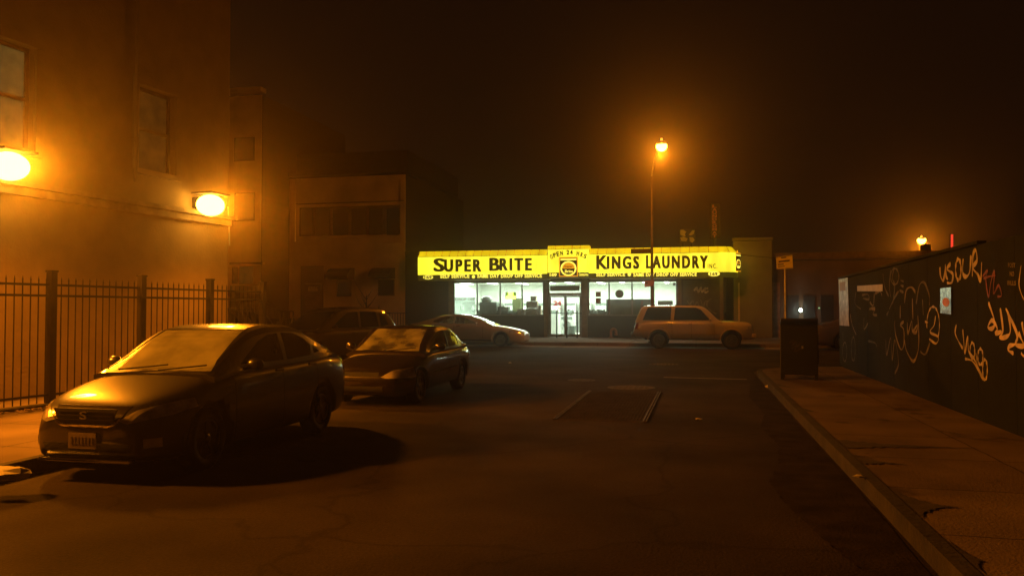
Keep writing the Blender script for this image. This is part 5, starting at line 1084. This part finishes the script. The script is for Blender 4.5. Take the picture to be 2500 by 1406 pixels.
root = thing('parked_car', 'dark sedan parked behind the black one with oval headlight', 'car', (-5.64, 12.85 + PH['L'] / 2, 0), 0, 'parked cars')
make_car(PH, root)

PG = dict(PB); PG.update(L=5.05, hw=.9, nose=.34, tailn=.26, top=[(0, .56), (.06, .66), (.2, .75), (.6, .86), (1.1, .95), (1.5, .99), (3.7, 1.06), (4.3, 1.10), (4.85, 1.07), (5.0, 1.0), (5.05, .82)], bot=[(0, .3), (.1, .2), (.5, .17), (4.5, .2), (5.05, .38)],
    belt=[(1.3, .96), (1.6, .99), (3.7, 1.05), (4.6, 1.08)], dome=[(1.3, .97), (1.5, 1.06), (2.15, 1.36), (2.45, 1.45), (2.8, 1.49), (3.2, 1.48), (3.6, 1.41), (4.0, 1.28), (4.55, 1.09)], gw=.82, cab=(1.3, 4.4), wheels=(.95, 3.85), wr=.34,
    side=[[(1.95, 1.055), (2.35, 1.26), (2.6, 1.36), (2.9, 1.39), (2.93, 1.06)], [(2.99, 1.06), (2.96, 1.39), (3.25, 1.38), (3.55, 1.31), (3.8, 1.2), (3.9, 1.12), (3.6, 1.08)]], seams=((1.7, 0), (2.95, 0), (3.85, 0)),
    wind=[(-.66, 1.0), (-.54, 1.42), (.54, 1.42), (.66, 1.0)], wtop=2.4, rear=[(-.6, 1.11), (-.5, 1.39), (.5, 1.39), (.6, 1.11)], rtop=3.7, seats=((2.9, 1.33),), gside=M['sideglass'], gfront=M['sideglass'], grear=M['sideglass'], paint=M['p_gold'],
    decals=[('headlight', 'y', [(.36, .60), (.5, .60), (.9, .66), (.9, .79), (.7, .76), (.45, .68)], -.1, .6, M['headlight'], True), ('tail_light', 'y', [(.55, .82), (.92, .84), (.92, 1.0), (.6, 1.0)], 4.75, 5.2, M['tail'], True), ('sill_trim', 'x', [(1.35, .26), (3.4, .28), (3.4, .34), (1.35, .32)], .6, 1.0, M['p_grey'], True)],
    mirror=(1.95, 1.06), handles=((2.75, .93), (3.7, .97)), wipers=(), handlem=M['chrome'], spokes=7)
def stretch(P, f):
    Q = dict(P)
    for k in ('top', 'bot', 'belt', 'dome', 'handles', 'seats', 'seams'): Q[k] = [(a * f, b_) for a, b_ in P[k]]
    Q['side'] = [[(a * f, b_) for a, b_ in q] for q in P['side']]; Q['wheels'] = [a * f for a in P['wheels']]; Q['cab'] = tuple(a * f for a in P['cab']); Q['mirror'] = (P['mirror'][0] * f, P['mirror'][1])
    Q['L'] = P['L'] * f; Q['wtop'] = P['wtop'] * f; Q['rtop'] = P['rtop'] * f
    Q['decals'] = [(n, ax, [(a * f, b_) for a, b_ in po] if ax == 'x' else po, a_ if ax == 'x' else a_ * f, b2 if ax == 'x' else b2 * f, m_, mi) for n, ax, po, a_, b2, m_, mi in P['decals']]
    return Q
PG = stretch(PG, 1.12)
cg = onY(1283, 800, 35.35).x - .1; root = thing('parked_car', 'champagne sedan parked before the left part of the laundromat', 'car', (cg - PG['L'] / 2, 36.25, 0), R(90), 'parked cars'); make_car(PG, root)

PS = dict(PB); PS.update(L=5.1, hw=.98, nose=.14, tailn=.08, top=[(0, .72), (.04, .98), (.12, 1.12), (.35, 1.18), (.9, 1.21), (1.3, 1.22), (1.6, 1.22), (4.6, 1.2), (4.95, 1.2), (5.02, 1.1), (5.1, .66)], bot=[(0, .46), (.2, .40), (1, .40), (4.4, .42), (5.1, .52)],
    belt=[(1.3, 1.16), (1.6, 1.18), (4.98, 1.18)], dome=[(1.3, 1.17), (1.45, 1.25), (1.88, 1.66), (2.0, 1.77), (2.25, 1.855), (3.2, 1.88), (4.5, 1.875), (4.72, 1.82), (4.83, 1.6), (4.97, 1.25), (5.0, 1.19)], gw=.93, cab=(1.3, 4.9), wheels=(.93, 3.98), wr=.39, gap=.07,
    sec=[(1.0, -.06), (1.0, 0), (.975, .25), (.95, .55), (.92, .8), (.88, .92), (.78, .975), (.4, 1.0), (0, 1.01)],
    side=[[(1.80, 1.23), (2.04, 1.50), (2.2, 1.69), (2.4, 1.78), (3.28, 1.79), (3.34, 1.23)], [(3.48, 1.23), (3.44, 1.79), (4.45, 1.78), (4.68, 1.23)]], seams=((1.65, 0), (2.6, 0), (3.42, 0)),
    wind=[(-.8, 1.21), (-.68, 1.72), (.68, 1.72), (.8, 1.21)], wtop=2.15, rear=[(-.78, 1.24), (-.7, 1.7), (.7, 1.7), (.78, 1.24)], rtop=4.76, seats=(), gside=M['tintglass'], gfront=M['tintglass'], grear=M['chrome'], paint=M['p_tan'],
    decals=[('headlight', 'y', [(.55, .80), (1.0, .80), (1.0, 1.0), (.6, 1.0)], -.1, .35, M['headlight'], True), ('grille', 'y', [(-.5, .74), (.5, .74), (.52, 1.0), (-.52, 1.0)], -.1, .15, M['chrome'], False), ('tail_light', 'y', [(.8, .84), (1.02, .84), (1.02, 1.17), (.84, 1.17)], 4.85, 5.2, M['tail'], True), ('side_moulding', 'x', [(1.45, .66), (3.5, .66), (3.5, .70), (1.45, .70)], .7, 1.05, M['p_gold'], True)],
    mirror=(1.8, 1.27), handles=((2.65, 1.06), (3.5, 1.06)), wipers=(), bz=.38, spokes=6, handlem=M['chrome'])
cs = onY(1842, 800, 35.2).x; root = thing('parked_car', 'tan full-size sport utility car with roof rack before the shop shutter', 'car', (cs - PS['L'] / 2, 36.2, 0), R(90), 'parked cars'); make_car(PS, root)
yo = -PS['L'] / 2
b = B()
for sg in (-1, 1): b.tube([(sg * .7, yo + 2.7, 1.89), (sg * .7, yo + 4.4, 1.89)], .016, 6); 
for s in (2.75, 3.5, 4.3): b.tube([(-.7, yo + s, 1.89), (.7, yo + s, 1.89)], .013, 6); b.cyl((.7, yo + s, 1.80), (.7, yo + s, 1.89), .015, n=6); b.cyl((-.7, yo + s, 1.80), (-.7, yo + s, 1.89), .015, n=6)
b.obj('roof_rack', M['iron'], root, False)
b = B(); b.box((-.9, yo + 5.0, .5), (.9, yo + 5.2, .7)); b.obj('bumper', M['chrome'], root, False, bevel=.03)
b = B(); b.box((-.9, yo - .08, .5), (.9, yo + .1, .68)); b.obj('bumper', M['p_gold'], root, False, bevel=.03)
b = B()
for sg in (-1, 1):
    for s in PS['wheels']:
        pts = [(sg * (.985), yo + s + .47 * math.cos(R(a_)), .39 + .47 * math.sin(R(a_))) for a_ in range(-5, 186, 12)]; b = B(); b.tube(pts, .022, 6); b.obj('arch_trim', M['p_gold'], root, False)
def suv(paint_, L_=4.6, hw=.9):
    q = dict(PS); q.update(L=L_, hw=hw, paint=paint_, top=[(0, .66), (.05, .86), (.15, .94), (.45, .99), (1.0, 1.05), (1.4, 1.09), (4.2, 1.12), (4.45, 1.1), (4.6, .7)], bot=[(0, .35), (.2, .26), (4.2, .28), (4.6, .42)], belt=[(1.0, 1.04), (1.4, 1.07), (4.4, 1.1)],
        dome=[(1.0, 1.05), (1.15, 1.12), (1.75, 1.52), (2.0, 1.66), (2.4, 1.75), (3.2, 1.77), (3.8, 1.72), (4.2, 1.5), (4.5, 1.12)], gw=.83, cab=(1.0, 4.4), wheels=(.85, 3.6), wr=.35, side=[[(1.6, 1.13), (2.05, 1.45), (2.3, 1.6), (2.7, 1.63), (2.74, 1.14)], [(2.82, 1.14), (2.8, 1.63), (3.5, 1.61), (3.6, 1.14)], [(3.68, 1.15), (3.66, 1.58), (3.85, 1.5), (4.05, 1.2)]],
        wind=[(-.7, 1.08), (-.6, 1.62), (.6, 1.62), (.7, 1.08)], wtop=1.98, rear=[(-.65, 1.14), (-.58, 1.6), (.58, 1.6), (.65, 1.14)], rtop=3.9, gside=M['tintglass'], gfront=M['tintglass'], grear=M['tintglass'], seams=((1.45, 0), (2.78, 0), (3.6, 0)),
        decals=[('headlight', 'y', [(.5, .70), (.92, .72), (.92, .90), (.55, .86)], -.1, .5, M['headlight'], True), ('grille', 'y', [(-.45, .62), (.45, .62), (.45, .84), (-.45, .84)], -.1, .15, M['chrome'], False), ('tail_light', 'y', [(.62, .8), (.92, .8), (.92, 1.05), (.66, 1.05)], 4.3, 4.7, M['tail'], True)],
        mirror=(1.6, 1.17), handles=((2.5, .98), (3.4, .99)), bz=.3, gap=.05); return q
p = onZ(800, 893); root = thing('parked_car', 'brown crossover car angled across the junction behind the dark sedan', 'car', (p.x - .4, p.y + 1.0, 0), R(-22), 'parked cars'); make_car(suv(paint('brown_car_paint', (.075, .052, .034), .2, .45), 4.6), root)
root = thing('parked_car', 'black van-like car half hidden by the far fence end', 'car', (-17.0, 25.4, 0), R(-90), 'parked cars'); make_car(suv(M['p_grey'], 4.6), root)
PF = dict(PG); PF.update(paint=M['p_grey'], seats=()); root = thing('parked_car', 'dark sedan parked at the far right behind the relay mail box', 'car', (7.4, 36.2, 0), R(90), 'parked cars'); make_car(PF, root)
# ------------------------------------------------------------------ haze
b = B(); b.box((-85, -11, -1.1), (85, 94, 16)); hz = b.obj('haze', None); hz['kind'] = 'stuff'
m = bpy.data.materials.new('haze'); m.use_nodes = True; N = m.node_tree.nodes; N.remove(N['Principled BSDF']); v = N.new('ShaderNodeVolumePrincipled'); v.inputs['Color'].default_value = (.9, .86, .8, 1); v.inputs['Density'].default_value = HAZE; v.inputs['Anisotropy'].default_value = .92
m.node_tree.links.new(v.outputs[0], N['Material Output'].inputs['Volume']); hz.data.materials.append(m)
